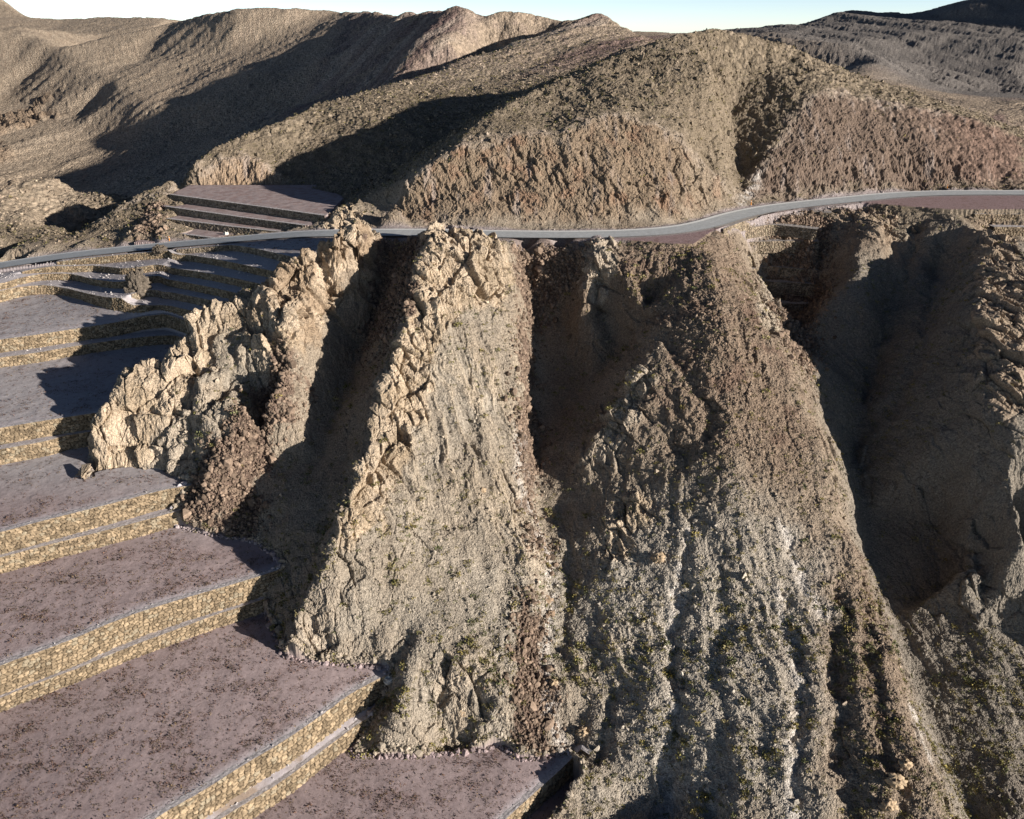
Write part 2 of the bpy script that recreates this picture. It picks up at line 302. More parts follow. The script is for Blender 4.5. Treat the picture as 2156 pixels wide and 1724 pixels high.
RWL=[(rg([(1870,212),(1950,212),(2060,213),(2156,214),(2300,216)]),.0,2.0,'upper stone wall under the reddish pull-off at the right edge'),(rg([(1985,288),(2060,287),(2156,289),(2300,292)]),-2.7,3.2,'lower stone wall under the reddish pull-off at the right edge')]
for p,z,h_,_l in VW+RWL:
    P=at_z(np.array([q[0] for q in p]),np.array([q[1] for q in p]),z); P[:,2]=z
    addW(P+np.array([0,2.2,-.25])); addW(P+np.array([0,.6,-1.2])); addW(P+np.array([0,-.5,-h_-.4])) 
APR=[at_z(x,y,.3) for x,y in [(1800,416),(1900,411),(2000,411),(2156,412),(2400,418),(2400,455),(2156,449),(2060,448),(2000,446),(1900,437),(1850,432),(1812,428)]]
APL=[at_z(x,y,-.2) for x,y in [(1250,500),(1400,494),(1500,482),(1600,457),(1690,443),(1640,446),(1560,465),(1500,488),(1462,514),(1420,514),(1360,509),(1290,504)]]
# ============ SECTION 4: control lines -> height grids ============
def densify():
    V=[]
    for P in CP:
        if len(P)==1: V.append(P[0]); continue
        for a,b in zip(P[:-1],P[1:]):
            d=np.linalg.norm((b-a)[:2]); R=max(60,min(a[1],b[1])); st=max(3.0,R*.028)
            n=max(1,int(d/st)); 
            for i in range(n): V.append(a+(b-a)*i/n)
        V.append(P[-1])
    V=np.array(V)
    key=np.round(V[:,:2]/(.8+V[:,1:2]*.002)).astype(int); _,ix=np.unique(key,axis=0,return_index=True)
    return V[np.sort(ix)]
CV=densify()
res=delaunay_2d_cdt([Vector((float(a),float(b))) for a,b in CV[:,:2]],[],[],0,1e-4)
tv=np.array([tuple(v) for v in res[0]]); orig=res[3]
tz=np.array([CV[o[0],2] if len(o) else 0 for o in orig]); tris=np.array([f for f in res[2] if len(f)==3])
class Grid:
    def __init__(s,x0,x1,y0,y1,st):
        s.x0,s.y0,s.st=x0,y0,st; s.nx=int((x1-x0)/st)+1; s.ny=int((y1-y0)/st)+1
        s.xs=x0+np.arange(s.nx)*st; s.ys=y0+np.arange(s.ny)*st
    def empty(s,v=0.): return np.full((s.ny,s.nx),v,np.float32)
    def sample(s,A,X,Y):
        u=np.clip((X-s.x0)/s.st,0,s.nx-1.001); v=np.clip((Y-s.y0)/s.st,0,s.ny-1.001)
        i=u.astype(np.int32); j=v.astype(np.int32); fu=(u-i).astype(np.float32); fv=(v-j).astype(np.float32)
        return (A[j,i]*(1-fu)+A[j,i+1]*fu)*(1-fv)+(A[j+1,i]*(1-fu)+A[j+1,i+1]*fu)*fv
def raster(g):
    A=g.empty(np.nan)
    for t in tris:
        p=tv[t]; z=tz[t]; mn=p.min(0); mx=p.max(0)
        i0=max(0,int(math.ceil((mn[0]-g.x0)/g.st))); i1=min(g.nx-1,int((mx[0]-g.x0)/g.st))
        j0=max(0,int(math.ceil((mn[1]-g.y0)/g.st))); j1=min(g.ny-1,int((mx[1]-g.y0)/g.st))
        if i1<i0 or j1<j0: continue
        X,Y=np.meshgrid(g.xs[i0:i1+1],g.ys[j0:j1+1]); (x1,y1),(x2,y2),(x3,y3)=p
        d=(y2-y3)*(x1-x3)+(x3-x2)*(y1-y3)
        if abs(d)<1e-9: continue
        a=((y2-y3)*(X-x3)+(x3-x2)*(Y-y3))/d; b=((y3-y1)*(X-x3)+(x1-x3)*(Y-y3))/d; c=1-a-b
        m_=(a>=-1e-6)&(b>=-1e-6)&(c>=-1e-6); Z=a*z[0]+b*z[1]+c*z[2]
        sub=A[j0:j1+1,i0:i1+1]; sub[m_]=Z[m_]
    bad=np.isnan(A)
    if bad.any(): A[bad]=-30
    return A
def blur(A,s):
    if s<.3: return A
    r=int(math.ceil(s*2.5)); k=np.exp(-.5*(np.arange(-r,r+1)/s)**2); k/=k.sum()
    for ax in (0,1):
        P=np.pad(A,[(r,r) if a==ax else (0,0) for a in (0,1)],mode='edge'); B=np.zeros_like(A)
        for i,w in enumerate(k): B+=w*(P[i:i+A.shape[0],:] if ax==0 else P[:,i:i+A.shape[1]])
        A=B.astype(np.float32)
    return A
GN=Grid(-170,190,20,330,.5); GF=Grid(-1000,1900,20,2200,4.)
ZN=blur(raster(GN),1.8); ZF=blur(raster(GF),1.3)
def natural(X,Y):
    zn=GN.sample(ZN,X,Y); zf=GF.sample(ZF,X,Y)
    e=np.minimum.reduce([X+168,186-X,325-Y]); w=np.clip(e/15,0,1)
    return zn*w+zf*(1-w)
print('grids',len(CV),'pts',round(time.time()-T0_,1))
# ============ SECTION 5: noise ============
def hsh(i,j,k,seed):
    h=(i*np.int32(374761393)+j*np.int32(668265263)+k*np.int32(1274126177)+np.int32(seed*69069+12345)).astype(np.int32)
    h=(h^((h>>13)&0x7ffff))*np.int32(1274126177); h=h^((h>>16)&0xffff)
    return h
def h01(i,j,k,seed): return (hsh(i,j,k,seed)&0xffff).astype(np.float32)/65535.
def vnoise(x,y,z,seed=0):   # gradient noise, about -1..1
    x=x.astype(np.float32);y=y.astype(np.float32);z=z.astype(np.float32)
    xi=np.floor(x).astype(np.int32);yi=np.floor(y).astype(np.int32);zi=np.floor(z).astype(np.int32)
    fx=x-xi;fy=y-yi;fz=z-zi
    ux=fx*fx*(3-2*fx);uy=fy*fy*(3-2*fy);uz=fz*fz*(3-2*fz)
    out=0
    for a in (0,1):
        for b in (0,1):
            for c in (0,1):
                h=hsh(xi+a,yi+b,zi+c,seed)
                g=((h&255).astype(np.float32)/127.5-1)*(fx-a)+(((h>>8)&255).astype(np.float32)/127.5-1)*(fy-b)+(((h>>4)&255).astype(np.float32)/127.5-1)*(fz-c)
                out=out+g*(ux if a else 1-ux)*(uy if b else 1-uy)*(uz if c else 1-uz)
    return out*1.3
def fbm(x,y,z,o=4,seed=0,gain=.5):
    s=0;a=1.;
    for i in range(o): s=s+a*vnoise(x,y,z,seed+i*7); x=x*2.03+3.1;y=y*2.03+1.7;z=z*2.03+5.3; a*=gain
    return s
def ridged(x,y,z,o=3,seed=0):
    s=0;a=1.
    for i in range(o): s=s+a*(1-np.abs(vnoise(x,y,z,seed+i*7))*2); x=x*2.1+3.1;y=y*2.1+1.7;z=z*2.1+5.3; a*=.5
    return s
def facets(x,y,z,seed=0,tilt=.8):
    """blocky rock: each Voronoi cell is a tilted plane; returns (height, edge distance, cell random)"""
    x=x.astype(np.float32);y=y.astype(np.float32);z=z.astype(np.float32)
    xi=np.floor(x).astype(np.int32);yi=np.floor(y).astype(np.int32);zi=np.floor(z).astype(np.int32)
    f1=np.full(x.shape,9,np.float32);f2=f1.copy();hv=np.zeros(x.shape,np.float32);cr=hv.copy()
    for a in (-1,0,1):
        for b in (-1,0,1):
            for c in (-1,0,1):
                I,J,K=xi+a,yi+b,zi+c; h=hsh(I,J,K,seed)
                rx=(h&1023).astype(np.float32)/1023.;ry=((h>>10)&1023).astype(np.float32)/1023.;rz=((h>>5)&1023).astype(np.float32)/1023.
                dx=x-(I+rx);dy=y-(J+ry);dz=z-(K+rz); d=dx*dx+dy*dy+dz*dz
                v=(rx*2-1)*.5+tilt*((ry*2-1)*dx+(rz*2-1)*dy+((rx+ry)-1)*dz)
                n=d<f1; f2=np.where(n,f1,np.minimum(f2,d)); hv=np.where(n,v,hv); cr=np.where(n,(rx+rz*3)%1,cr); f1=np.where(n,d,f1)
    return hv,np.sqrt(f2)-np.sqrt(f1),cr
def cells2(x,y,seed=0):
    x=x.astype(np.float32);y=y.astype(np.float32)
    xi=np.floor(x).astype(np.int32);yi=np.floor(y).astype(np.int32)
    f1=np.full(x.shape,9,np.float32);f2=f1.copy();hv=np.zeros(x.shape,np.float32);cr=hv.copy();cr2=hv.copy()
    for a in (-1,0,1):
        for b in (-1,0,1):
            I,J=xi+a,yi+b; h=hsh(I,J,I*0,seed)
            rx=.15+.7*(h&1023).astype(np.float32)/1023.;ry=.15+.7*((h>>10)&1023).astype(np.float32)/1023.;rz=((h>>5)&1023).astype(np.float32)/1023.
            dx=x-(I+rx);dy=y-(J+ry); d=dx*dx+dy*dy; n=d<f1
            v=(rz-.5)+.7*((ry*2-1)*dx+(rz*2-1)*dy)
            f2=np.where(n,f1,np.minimum(f2,d)); hv=np.where(n,v,hv); cr=np.where(n,rz,cr); cr2=np.where(n,((rx*7.3+ry*3.1)%1),cr2); f1=np.where(n,d,f1)
    return hv,np.sqrt(f2)-np.sqrt(f1),cr,cr2
def smst(x,a,b):
    t=np.clip((x-a)/(b-a),0,1); return t*t*(3-2*t)
# ============ SECTION 6: helpers for meshes and materials ============
COL=bpy.context.scene.collection
def mesh_obj(name,v,f,mat,col=None,smooth=False,parent=None,link=True):
    v=np.asarray(v,np.float32); f=np.asarray(f,np.int32)
    me=bpy.data.meshes.new(name); me.vertices.add(len(v)); me.vertices.foreach_set('co',v.ravel())
    me.loops.add(f.size); me.loops.foreach_set('vertex_index',f.ravel()); me.polygons.add(len(f))
    me.polygons.foreach_set('loop_start',np.arange(0,f.size,f.shape[1],dtype=np.int32)); me.update(calc_edges=True)
    if smooth: me.polygons.foreach_set('use_smooth',np.ones(len(f),bool))
    else: me.polygons.foreach_set('use_smooth',np.zeros(len(f),bool))
    if col is not None:
        at=me.color_attributes.new('Col','FLOAT_COLOR','POINT'); c=np.ones((len(v),4),np.float32); c[:,:3]=np.asarray(col,np.float32); at.data.foreach_set('color',c.ravel())
    me.materials.append(mat); o=bpy.data.objects.new(name,me)
    if link: COL.objects.link(o)
    if parent: o.parent=parent
    return o
def tag(o,label=None,cat=None,group=None,kind=None):
    for k,v in (('label',label),('category',cat),('group',group),('kind',kind)):
        if v: o[k]=v
    return o
def material(name,base=None,rough=1.,var=.25,scale=2.,scale2=9.,bump=.5,bdist=.08,speck=None,attr=True,vor=0.):
    m=bpy.data.materials.new(name); m.use_nodes=True; nt=m.node_tree; N=nt.nodes; L=nt.links; p=N['Principled BSDF']
    p.inputs['Roughness'].default_value=rough; p.inputs['Specular IOR Level'].default_value=.15
    tc=N.new('ShaderNodeTexCoord'); n1=N.new('ShaderNodeTexNoise'); n1.inputs['Scale'].default_value=scale; n1.inputs['Detail'].default_value=8; n1.inputs['Roughness'].default_value=.7; L.new(tc.outputs['Object'],n1.inputs['Vector'])
    n2=N.new('ShaderNodeTexVoronoi'); n2.inputs['Scale'].default_value=scale2; L.new(tc.outputs['Object'],n2.inputs['Vector'])
    if attr: a=N.new('ShaderNodeAttribute'); a.attribute_name='Col'; cs=a.outputs['Color']
    else: a=N.new('ShaderNodeRGB'); a.outputs[0].default_value=(*base,1); cs=a.outputs[0]
    mr=N.new('ShaderNodeMapRange'); mr.inputs['From Min'].default_value=.3; mr.inputs['From Max'].default_value=.7; mr.inputs['To Min'].default_value=1-var*1.6; mr.inputs['To Max'].default_value=1+var*1.6; L.new(n1.outputs['Fac'],mr.inputs['Value'])
    sx=N.new('ShaderNodeSeparateColor'); L.new(n2.outputs['Color'],sx.inputs[0])
    mr2=N.new('ShaderNodeMapRange'); mr2.inputs['To Min'].default_value=1-var; mr2.inputs['To Max'].default_value=1+var; L.new(sx.outputs[0],mr2.inputs['Value'])
    mu=N.new('ShaderNodeMath'); mu.operation='MULTIPLY'; L.new(mr.outputs[0],mu.inputs[0]); L.new(mr2.outputs[0],mu.inputs[1])
    vm=N.new('ShaderNodeVectorMath'); vm.operation='SCALE'; L.new(cs,vm.inputs[0]); L.new(mu.outputs[0],vm.inputs['Scale']); L.new(vm.outputs[0],p.inputs['Base Color'])
    ad=N.new('ShaderNodeMath'); ad.operation='MULTIPLY_ADD'; L.new(n2.outputs['Distance'],ad.inputs[0]); ad.inputs[1].default_value=-vor; L.new(n1.outputs['Fac'],ad.inputs[2])
    b=N.new('ShaderNodeBump'); b.inputs['Strength'].default_value=bump; b.inputs['Distance'].default_value=bdist; L.new(ad.outputs[0],b.inputs['Height']); L.new(b.outputs[0],p.inputs['Normal'])
    return m
M_ground=material('rocky_ground',var=.24,scale=2.6,scale2=5.5,bump=1.,bdist=.32,vor=.6)
M_far=material('far_ground',var=.24,scale=.5,scale2=.75,bump=1.,bdist=1.1,vor=.6)
M_field=material('terrace_gravel',var=.09,scale=1.2,scale2=9,bump=.5,bdist=.12)
M_stone=material('wall_stone',var=.16,scale=3.,scale2=7.,bump=.8,bdist=.1)
M_rub=material('rubble_stone',var=.18,scale=2.,scale2=5,bump=.6,bdist=.1)
M_shrub=material('shrub_leaves',var=.3,scale=4,scale2=12,bump=.3,bdist=.05)

# ============ SECTION 7: the terrain sheet ============
kn=np.array([36,60,90,200,236,330,700,2150.]); wt=np.array([0,.07,.19,.575,.665,.755,.90,1.])
NA=int(1650*Q); NR=int(2350*Q)
rr=np.interp(np.linspace(0,1,NR),wt,kn); k_=max(3,int(40*Q)); rr=np.convolve(np.pad(rr,k_,mode='reflect',reflect_type='odd'),np.ones(2*k_+1)/(2*k_+1),'valid')
R,A=np.meshgrid(rr,np.radians(np.linspace(-49,49,NA)),indexing='ij')
A=A*np.interp(R,[60,150,300],[1,.9,.82])
X=(R*np.sin(A)).astype(np.float32); Y=(R*np.cos(A)).astype(np.float32)
GX,GY=np.meshgrid(GN.xs,GN.ys)
def inpoly(px,py,P):
    c=np.zeros(px.shape,bool)
    for (x1,y1),(x2,y2) in zip(P,np.roll(P,-1,axis=0)):
        m_=((y1>py)!=(y2>py)); c^=m_&(px<(x2-x1)*(py-y1)/(y2-y1+1e-12)+x1)
    return c
ZPOLY=np.vstack([[(-420,10),(-420,262),(-31,262),(-31,193),(-37,180),(-46,172),(-55,160),(-62,146),(-68,138)]]+[L_[:,:2] for L_ in TBW]+[[(11,88.0),(6,82),(-1,73),(-9,62),(-9,10)]])
ZM=blur(inpoly(GX,GY,ZPOLY).astype(np.float32),.8)
crX=np.interp
def zone(X,Y):
    m_=GN.sample(ZM,X,Y); m_=np.where((X<-165)&(Y<250),1,m_)
    ins=m_>.5; fx_=np.interp(Y,[127,130,133,138,144,150,156,165,180,190,215],[-83.5,-85.5,-85.5,-83,-79,-71,-67,-62,-52,-48,-48]); force=ins&((Y<np.where((X<-68)&(X>-84.5),129.5,127))|(X<fx_))
    return ins,force
def full_h(X,Y):
    Z=natural(X,Y); rl=np.interp(X,RL[:,0],RL[:,1])
    ins,force=zone(X,Y); TZ=terrace_height(X,Y); tm=(Y<rl-.6)&ins&((TZ>Z)|force)
    UM=(X>-100)&(X<-48)&(Y>np.interp(X,RU[:,0],RU[:,1])+1.)&(Y<256); UZ_=up_height(X,Y); um=UM&(UZ_>Z)
    return np.where(tm,TZ,np.where(um,UZ_,Z)),tm,um
def unproj(pts,y0=45,y1=1900,n=2600):
    out=[]
    Ys=y0*np.exp(np.linspace(0,math.log(y1/y0),n))
    for x,y in pts:
        r=ray(x,y); t=Ys/r[1]; Xr=r[0]*t; Z=CH+r[2]*t; h,_,_=full_h(Xr,Ys); k=np.argmax(Z<h)
        out.append((Xr[k],Ys[k],h[k]))
    return np.array(out)
FX,FY=np.meshgrid(GF.xs,GF.ys)
def area(polys,feather=1.5,g=None):
    g=g or GN; px,py=(GX,GY) if g is GN else (FX,FY); M=np.zeros(px.shape,bool)
    for p in polys: M|=inpoly(px,py,unproj(p)[:,:2])
    return blur(M.astype(np.float32),feather/g.st)
def dline(polylines,g=None):
    px,py=(GX,GY) if (g or GN) is GN else (FX,FY); D=np.full(px.shape,1e9,np.float32)
    for p in polylines:
        w=unproj(p)[:,:2]
        for a,b in zip(w[:-1],w[1:]):
            d=b-a; t=np.clip(((px-a[0])*d[0]+(py-a[1])*d[1])/(d@d+1e-9),0,1); D=np.minimum(D,np.hypot(px-a[0]-t*d[0],py-a[1]-t*d[1]))
    return D
# world-space masks, outlined once through the survey view and stored on the ground plan
rockA=area([[(148,1006),(160,950),(200,880),(280,755),(335,738),(375,720),(420,655),(450,628),(505,595),(512,645),(470,700),(420,790),(380,850),(330,900),(300,960),(230,1003)],
 [(505,655),(600,555),(640,515),(725,435),(770,460),(803,503),(785,560),(735,605),(700,645),(640,735),(610,775),(560,745),(520,745),(500,690)],
 [(905,478),(975,476),(1055,495),(1078,600),(1050,640),(990,640),(930,700),(905,790),(895,850),(850,980),(810,1080),(760,1130),(700,1205),(690,1200),(700,1140),(765,970),(800,800),(852,700),(865,610),(890,530)],
 [(1262,1190),(1290,1060),(1335,1035),(1372,1060),(1360,1130),(1310,1185)],
 [(1775,420),(1800,430),(1880,445),(1880,530),(1840,520),(1800,470),(1760,500),(1755,440)],
 [(2055,460),(2110,470),(2156,560),(2156,900),(2100,880),(2050,760),(2050,620)]],1.6)
rockB=area([[(600,1360),(640,1300),(740,1290),(720,1390),(640,1398)],[(900,1460),(940,1380),(1040,1380),(1030,1470),(940,1475)],[(1215,620),(1235,520),(1262,492),(1300,510),(1290,600),(1260,660)],
 [(1240,960),(1250,890),(1345,770),(1390,800),(1330,900),(1300,990)],[(260,985),(330,900),(400,850),(520,745),(480,850),(380,990)],[(1590,560),(1630,600),(1640,700),(1600,690)],[(2010,1110),(2060,1120),(2090,1200),(2060,1260),(2030,1220)],
 [(1080,1000),(1140,1180),(1130,1350),(1090,1330),(1110,1180),(1060,1040)],[(940,1100),(985,1000),(975,1130),(930,1170)]],1.6)
brown=area([[(1240,500),(1480,502),(1560,480),(1620,640),(1705,855),(1750,1075),(1660,1050),(1560,1000),(1420,960),(1300,900),(1400,780),(1390,640),(1260,600)],[(1780,1080),(1830,1200),(1880,1330),(1930,1500),(1995,1724),(1800,1724),(1760,1560),(1770,1300),(1755,1150)]],5)
rub=area([[(590,690),(625,700),(615,850),(560,940),(545,1000),(545,1140),(460,1125),(365,1105),(400,1040),(490,880),(560,780)],
 [(812,498),(890,500),(870,620),(820,740),(760,700),(790,570)],[(1075,500),(1245,503),(1215,570),(1160,640),(1120,700),(1095,620)],[(1095,700),(1125,700),(1125,1050),(1150,1190),(1130,1190),(1105,1050),(1092,900)],
 [(1100,1250),(1125,1240),(1140,1400),(1165,1560),(1085,1570),(1085,1480)],[(1620,470),(1745,450),(1735,600),(1700,800),(1650,720),(1630,600)],[(355,405),(330,440),(340,500),(300,500),(300,450)]],1.5)
grey=area([[(600,1360),(700,1200),(820,1060),(900,850),(960,650),(1080,640),(1095,850),(1095,1000),(1170,1180),(1400,1060),(1500,1050),(1700,1120),(1750,1300),(1700,1724),(1180,1724),(1180,1590),(1050,1570),(730,1592),(830,1410)],[(150,1005),(300,900),(470,700),(560,760),(400,1015)]],4)
cut1=area([[(785,470),(830,418),(900,350),(960,305),(1030,290),(1100,280),(1180,285),(1240,255),(1310,235),(1380,262),(1440,305),(1500,358),(1560,415),(1500,443),(1420,460),(1250,470)]],1.2)
cut2=area([[(1570,420),(1585,365),(1625,315),(1665,262),(1700,200),(1730,190),(1800,200),(1900,220),(2000,236),(2156,290),(2156,388),(2000,390),(1800,402),(1650,416)],],1.2)
cut3=area([[(365,402),(425,366),(470,342),(512,325),(545,338),(600,378),(560,396)]],1.2)
lightband=np.exp(-(dline([[(785,468),(830,420),(900,350),(960,305),(1030,291),(1100,281),(1180,286),(1240,256),(1310,236),(1380,262),(1440,305),(1500,358),(1560,412)],[(1575,415),(1590,365),(1630,315),(1667,262),(1700,203),(1730,192),(1800,202),(1900,222),(2000,238)],[(170,486),(250,440),(350,402),(425,366),(470,342),(512,326),(545,338),(600,377)]])/1.4)**2)
white=np.exp(-(dline([[(1640,1100),(1690,1230),(1730,1290)],[(1640,1240),(1665,1340),(1690,1450),(1670,1600),(1662,1724)],[(1450,1110),(1420,1280),(1412,1450),(1400,1724)],[(1110,1050),(1160,1200),(1150,1330),(1150,1480),(1190,1590)],[(1925,1500),(1960,1600)],[(1560,430),(1600,365)],[(1090,900),(1095,1050)]])/1.0)**2)
gul=[([(1455,1090),(1440,1200),(1425,1300),(1418,1450),(1405,1724)],1.2,1.3),([(1640,1100),(1695,1240),(1735,1300)],.9,.8),([(1645,1240),(1670,1340),(1695,1450),(1678,1600),(1670,1724)],1.0,1.1),
 ([(1530,1150),(1520,1350),(1510,1724)],1.4,.8),([(1300,1450),(1290,1550),(1250,1600)],1.3,.9),([(1770,1250),(1765,1500),(1790,1724)],1.8,1.6),([(1830,1300),(1850,1500),(1900,1724)],1.3,.9),([(1400,700),(1470,820),(1500,900)],1.5,1.1),([(1330,820),(1400,900),(1440,970)],1.3,.8),([(1500,560),(1560,700),(1610,800)],1.5,.7),
 ([(800,1100),(720,1250),(660,1350)],1.3,.7),([(860,1150),(790,1300),(750,1390)],1.3,.6),([(1000,700),(985,900),(960,1100)],1.6,.6),([(1060,1100),(1060,1250),(1020,1380)],1.3,.7),([(540,700),(480,830),(380,985)],1.0,1.3),([(460,690),(400,830),(300,985)],.8,1.1),([(500,720),(440,850),(340,988)],.7,.9),([(430,760),(370,880),(270,985)],.7,.8),
 ([(1180,1050),(1200,1200),(1190,1350)],1.2,.9),([(1870,560),(1850,750),(1810,870),(1790,950)],2.0,2.0),([(1830,1150),(1850,1300)],1.2,1),([(1930,480),(1890,640)],1.5,1.2),([(1985,500),(1960,700),(1880,860)],2.,1.2),([(720,470),(690,560),(640,650)],1.6,1.4),([(760,470),(740,540),(690,610)],1.2,1.0),([(650,540),(600,620),(590,680)],1.5,1.4)]
carve=np.zeros_like(GX,dtype=np.float32)
for p,w_,d_ in gul:
    D=dline([p])+1.6*0; jit=1+.95*fbm(GX*.09,GY*.09,GX*0,2,seed=int(p[0][0])); carve+=(.85 if p[0][1]>1000 else 1.)*d_*jit.astype(np.float32)*np.exp(-(D/w_)**2)
def S(M_,X,Y,warp=1.):
    wx=X+wnx*warp; wy=Y+wny*warp
    return GN.sample(M_,wx,wy)*inN
shp=X.shape
Z,tm,um=full_h(X,Y)
inN=np.clip(np.minimum.reduce([X+168,186-X,325-Y,Y-30])/10,0,1)
flat=tm|um
# distance to the road
ryu=np.interp(X,RU[:,0],RU[:,1]); ryl=np.interp(X,RL[:,0],RL[:,1])
onroad=smst(Y,ryl-2.2,ryl-.6)*(1-smst(Y,ryu+.8,ryu+2.8))*(np.abs(X)<400)*(Z<8)
apr=(inpoly(X,Y,np.array(APR)[:,:2])|inpoly(X,Y,np.array(APL)[:,:2])).astype(np.float32)
for _ in range(2): apr[1:-1,1:-1]=(apr[1:-1,1:-1]*2+apr[:-2,1:-1]+apr[2:,1:-1]+apr[1:-1,:-2]+apr[1:-1,2:])/6
Z=Z*(1-apr)+(np.interp(X,RC[:,0],RC[:,2])-.12)*apr
onroad=np.maximum(onroad,apr)
wnx=fbm(X*.22,Y*.22,Z*.22,3,seed=3)*2.2; wny=fbm(X*.22,Y*.22,Z*.22,3,seed=11)*2.2
wf=smst(np.hypot(X,Y),300,500)
mA=S(rockA,X,Y);mB=S(rockB,X,Y);mBr=S(brown,X,Y,2);mR=S(rub,X,Y,1.5);mG=S(grey,X,Y,2.5);m1=S(cut1,X,Y,1.5);m2=S(cut2,X,Y,1.5);m3=S(cut3,X,Y,.8);mL=S(lightband,X,Y,1.5);mW=S(white,X,Y,.5)
Z=Z-np.where(flat,0,S(carve,X,Y,.8))*(1-onroad)
# base normals
def normals(X,Y,Z):
    dXi,dXj=np.gradient(X);dYi,dYj=np.gradient(Y);dZi,dZj=np.gradient(Z)
    nx=dYj*dZi-dZj*dYi; ny=dZj*dXi-dXj*dZi; nz=dXj*dYi-dYj*dXi
    l=np.sqrt(nx*nx+ny*ny+nz*nz)+1e-9; s=np.sign(nz); return nx/l*s,ny/l*s,nz/l*s
nx,ny,nz=normals(X,Y,Z)
slope=1-nz
steep=smst(nz,.86,.62)
print('masks',round(time.time()-T0_,1))
# ---- displacement
RVf=np.hypot(X,Y); lf0=smst(fbm(X*.03,Y*.03,Z*.03,3,seed=43),-.3,.5)
keep=(1-onroad)*np.where(flat,0,1.)
edgefl=keep
wavy=fbm(X*.06,Y*.06,Z*.06,4,seed=21)
amp_far=np.clip(np.hypot(X,Y)/300,1,6)*smst(np.hypot(X,Y),205,330)
d=(wavy*1.1*inN+ .5*fbm(X*.3,Y*.3,Z*.3,3,seed=31))*.55
# gullied skin: runnels fanning downhill from the bench
ax,ay=48.,230.
phi=np.arctan2(X-ax,ay-Y)*60; rho=np.hypot(X-ax,ay-Y)
run=ridged(phi*.55+wnx*.18,rho*.022,X*0+2.,3,seed=41)
lower=inN*(1-smst(Y,176,190))
d=d-(.42*(run-.6))*lower*(1-.6*mA)*smst(X,0,18)*(.4+.6*lf0)
# beds dipping down-left across the grey scree faces
bu=(X*.90+Y*.43)+wnx*.5; bv=(-X*.43+Y*.90)
bed=ridged(bu*.30,bv*.055,Z*.05,4,seed=45); bedm=smst(fbm(X*.05+9,Y*.05,Z*.05,3,seed=46),-.25,.35)
d=d+(.95*(bed-.75))*inN*(1-smst(Y,172,186))*np.clip(mG+.4*mBr,0,1)*(.25+.75*bedm)*(1-.68*smst(X,8,28))
outc=smst(bed,1.0,1.35)*bedm*np.clip(mG,0,1)*(1-smst(X,10,30)*.6)
# far gullies
pp=X*.80-Y*.60; qq=X*.60+Y*.80; fg=ridged(pp*.021+wnx*.08,qq*.0065,Z*.0,5,seed=51)
d=d-(fg-.7)*2.6*smst(np.hypot(X,Y),300,420)*(.45+steep)*(1-.6*(1-smst(X,-330,-230))); far1=smst(np.hypot(X,Y),320,420)*(1-smst(X,100,200)); d=d-(ridged(pp*.075+wnx*.1,qq*.018,Z*0,3,seed=52)-.7)*1.25*far1; mt_=smst(X,180,300)*smst(np.hypot(X,Y),850,1050); d=d-(ridged(X*.006+wnx*.02+Y*.003,Y*.0022,Z*.004,5,seed=53)-.9)*11*mt_
md=ridged(X*.06+wnx*.06,Y*.03,Z*.02,3,seed=55); d=d-(md-.7)*.5*smst(Y,215,235)*(1-smst(Y,330,420))
rk=np.clip(mA+.75*mB+.25*steep*inN+.10*inN*mBr,0,1)
cutm=np.clip(m1+m2+m3,0,1)
sel=(rk+cutm*.6+mR)>.04
xs,ys,zs=X[sel],Y[sel],Z[sel]
wx_=wnx[sel]*.25
# beds of rock run down the spurs
u_=(xs*.92+ys*.38)+wx_; v_=(-xs*.38+ys*.92); 
h1,e1,c1=facets(u_*.22,v_*.11,zs*.15,seed=5,tilt=1.3); h2,e2,c2=facets(u_*.6+4,v_*.35,zs*.42,seed=9,tilt=1.3); 
h3,e3,c3=facets(xs*2.1,ys*1.7,zs*1.9,seed=13)
fin=smst(-X[sel],50,60)*smst(-Z[sel],6,12); crag=1.5*h1+(.62-.35*fin)*h2+(.16-.06*fin)*h3-.5*np.exp(-(e1/.05)**2)-.22*np.exp(-(e2/.05)**2)+.5*(ridged(u_*.5,v_*.16,zs*.2,3,seed=15)-.8)
rubd=.36*h3+.25*np.clip(e3,0,.5)-.18+.3*h2*.3
cutd=.20*h2+.14*h3+.30*(ridged(xs*.55+wx_*2+zs*.25,ys*.2,zs*.16,4,seed=61)-.8)+.9*fbm(xs*.10,ys*.10,zs*.10,3,seed=62)
dd=np.zeros(shp,np.float32)
dd[sel]=(rk[sel]*crag*.95+np.clip(mR[sel]-mA[sel]*.5,0,1)*rubd*1.2+cutm[sel]*cutd)
# rock outcrops on the far sandy hill
outm=smst(fbm(X*.016,Y*.012,Z*.01,4,seed=57),.12,.4)*smst(RVf,330,420)*(1-smst(X,-330,-280))*(1-smst(Y,740,800))
so_=outm>.03; o1,oe,oc=facets(X[so_]*.07,Y[so_]*.07,Z[so_]*.07,seed=58,tilt=1.3); o2,_,_=facets(X[so_]*.2,Y[so_]*.2,Z[so_]*.2,seed=59,tilt=1.3); dd[so_]+=outm[so_]*(3.2*o1+1.2*o2+.8)
# overall stony grain
gr=fbm(X*.9,Y*.9,Z*.9,3,seed=71)
gr2=np.abs(fbm(X*2.1,Y*2.1,Z*2.1,2,seed=77)); gr3=fbm(X*4.3,Y*4.3,Z*4.3,2,seed=79); d=d+.07*gr3*inN
d=d+dd+(.13*gr-.09*gr2)*(1+1.2*mBr+.9*smst(Y,215,240))*(inN)
far0=smst(np.hypot(X,Y),300,420); hr=fbm(X*.28,Y*.28,Z*.28,4,seed=81,gain=.62); d=d+hr*.55*smst(Y,215,250)*(1-m1)*(1-m2)*(1-.62*far0)
d=d*keep
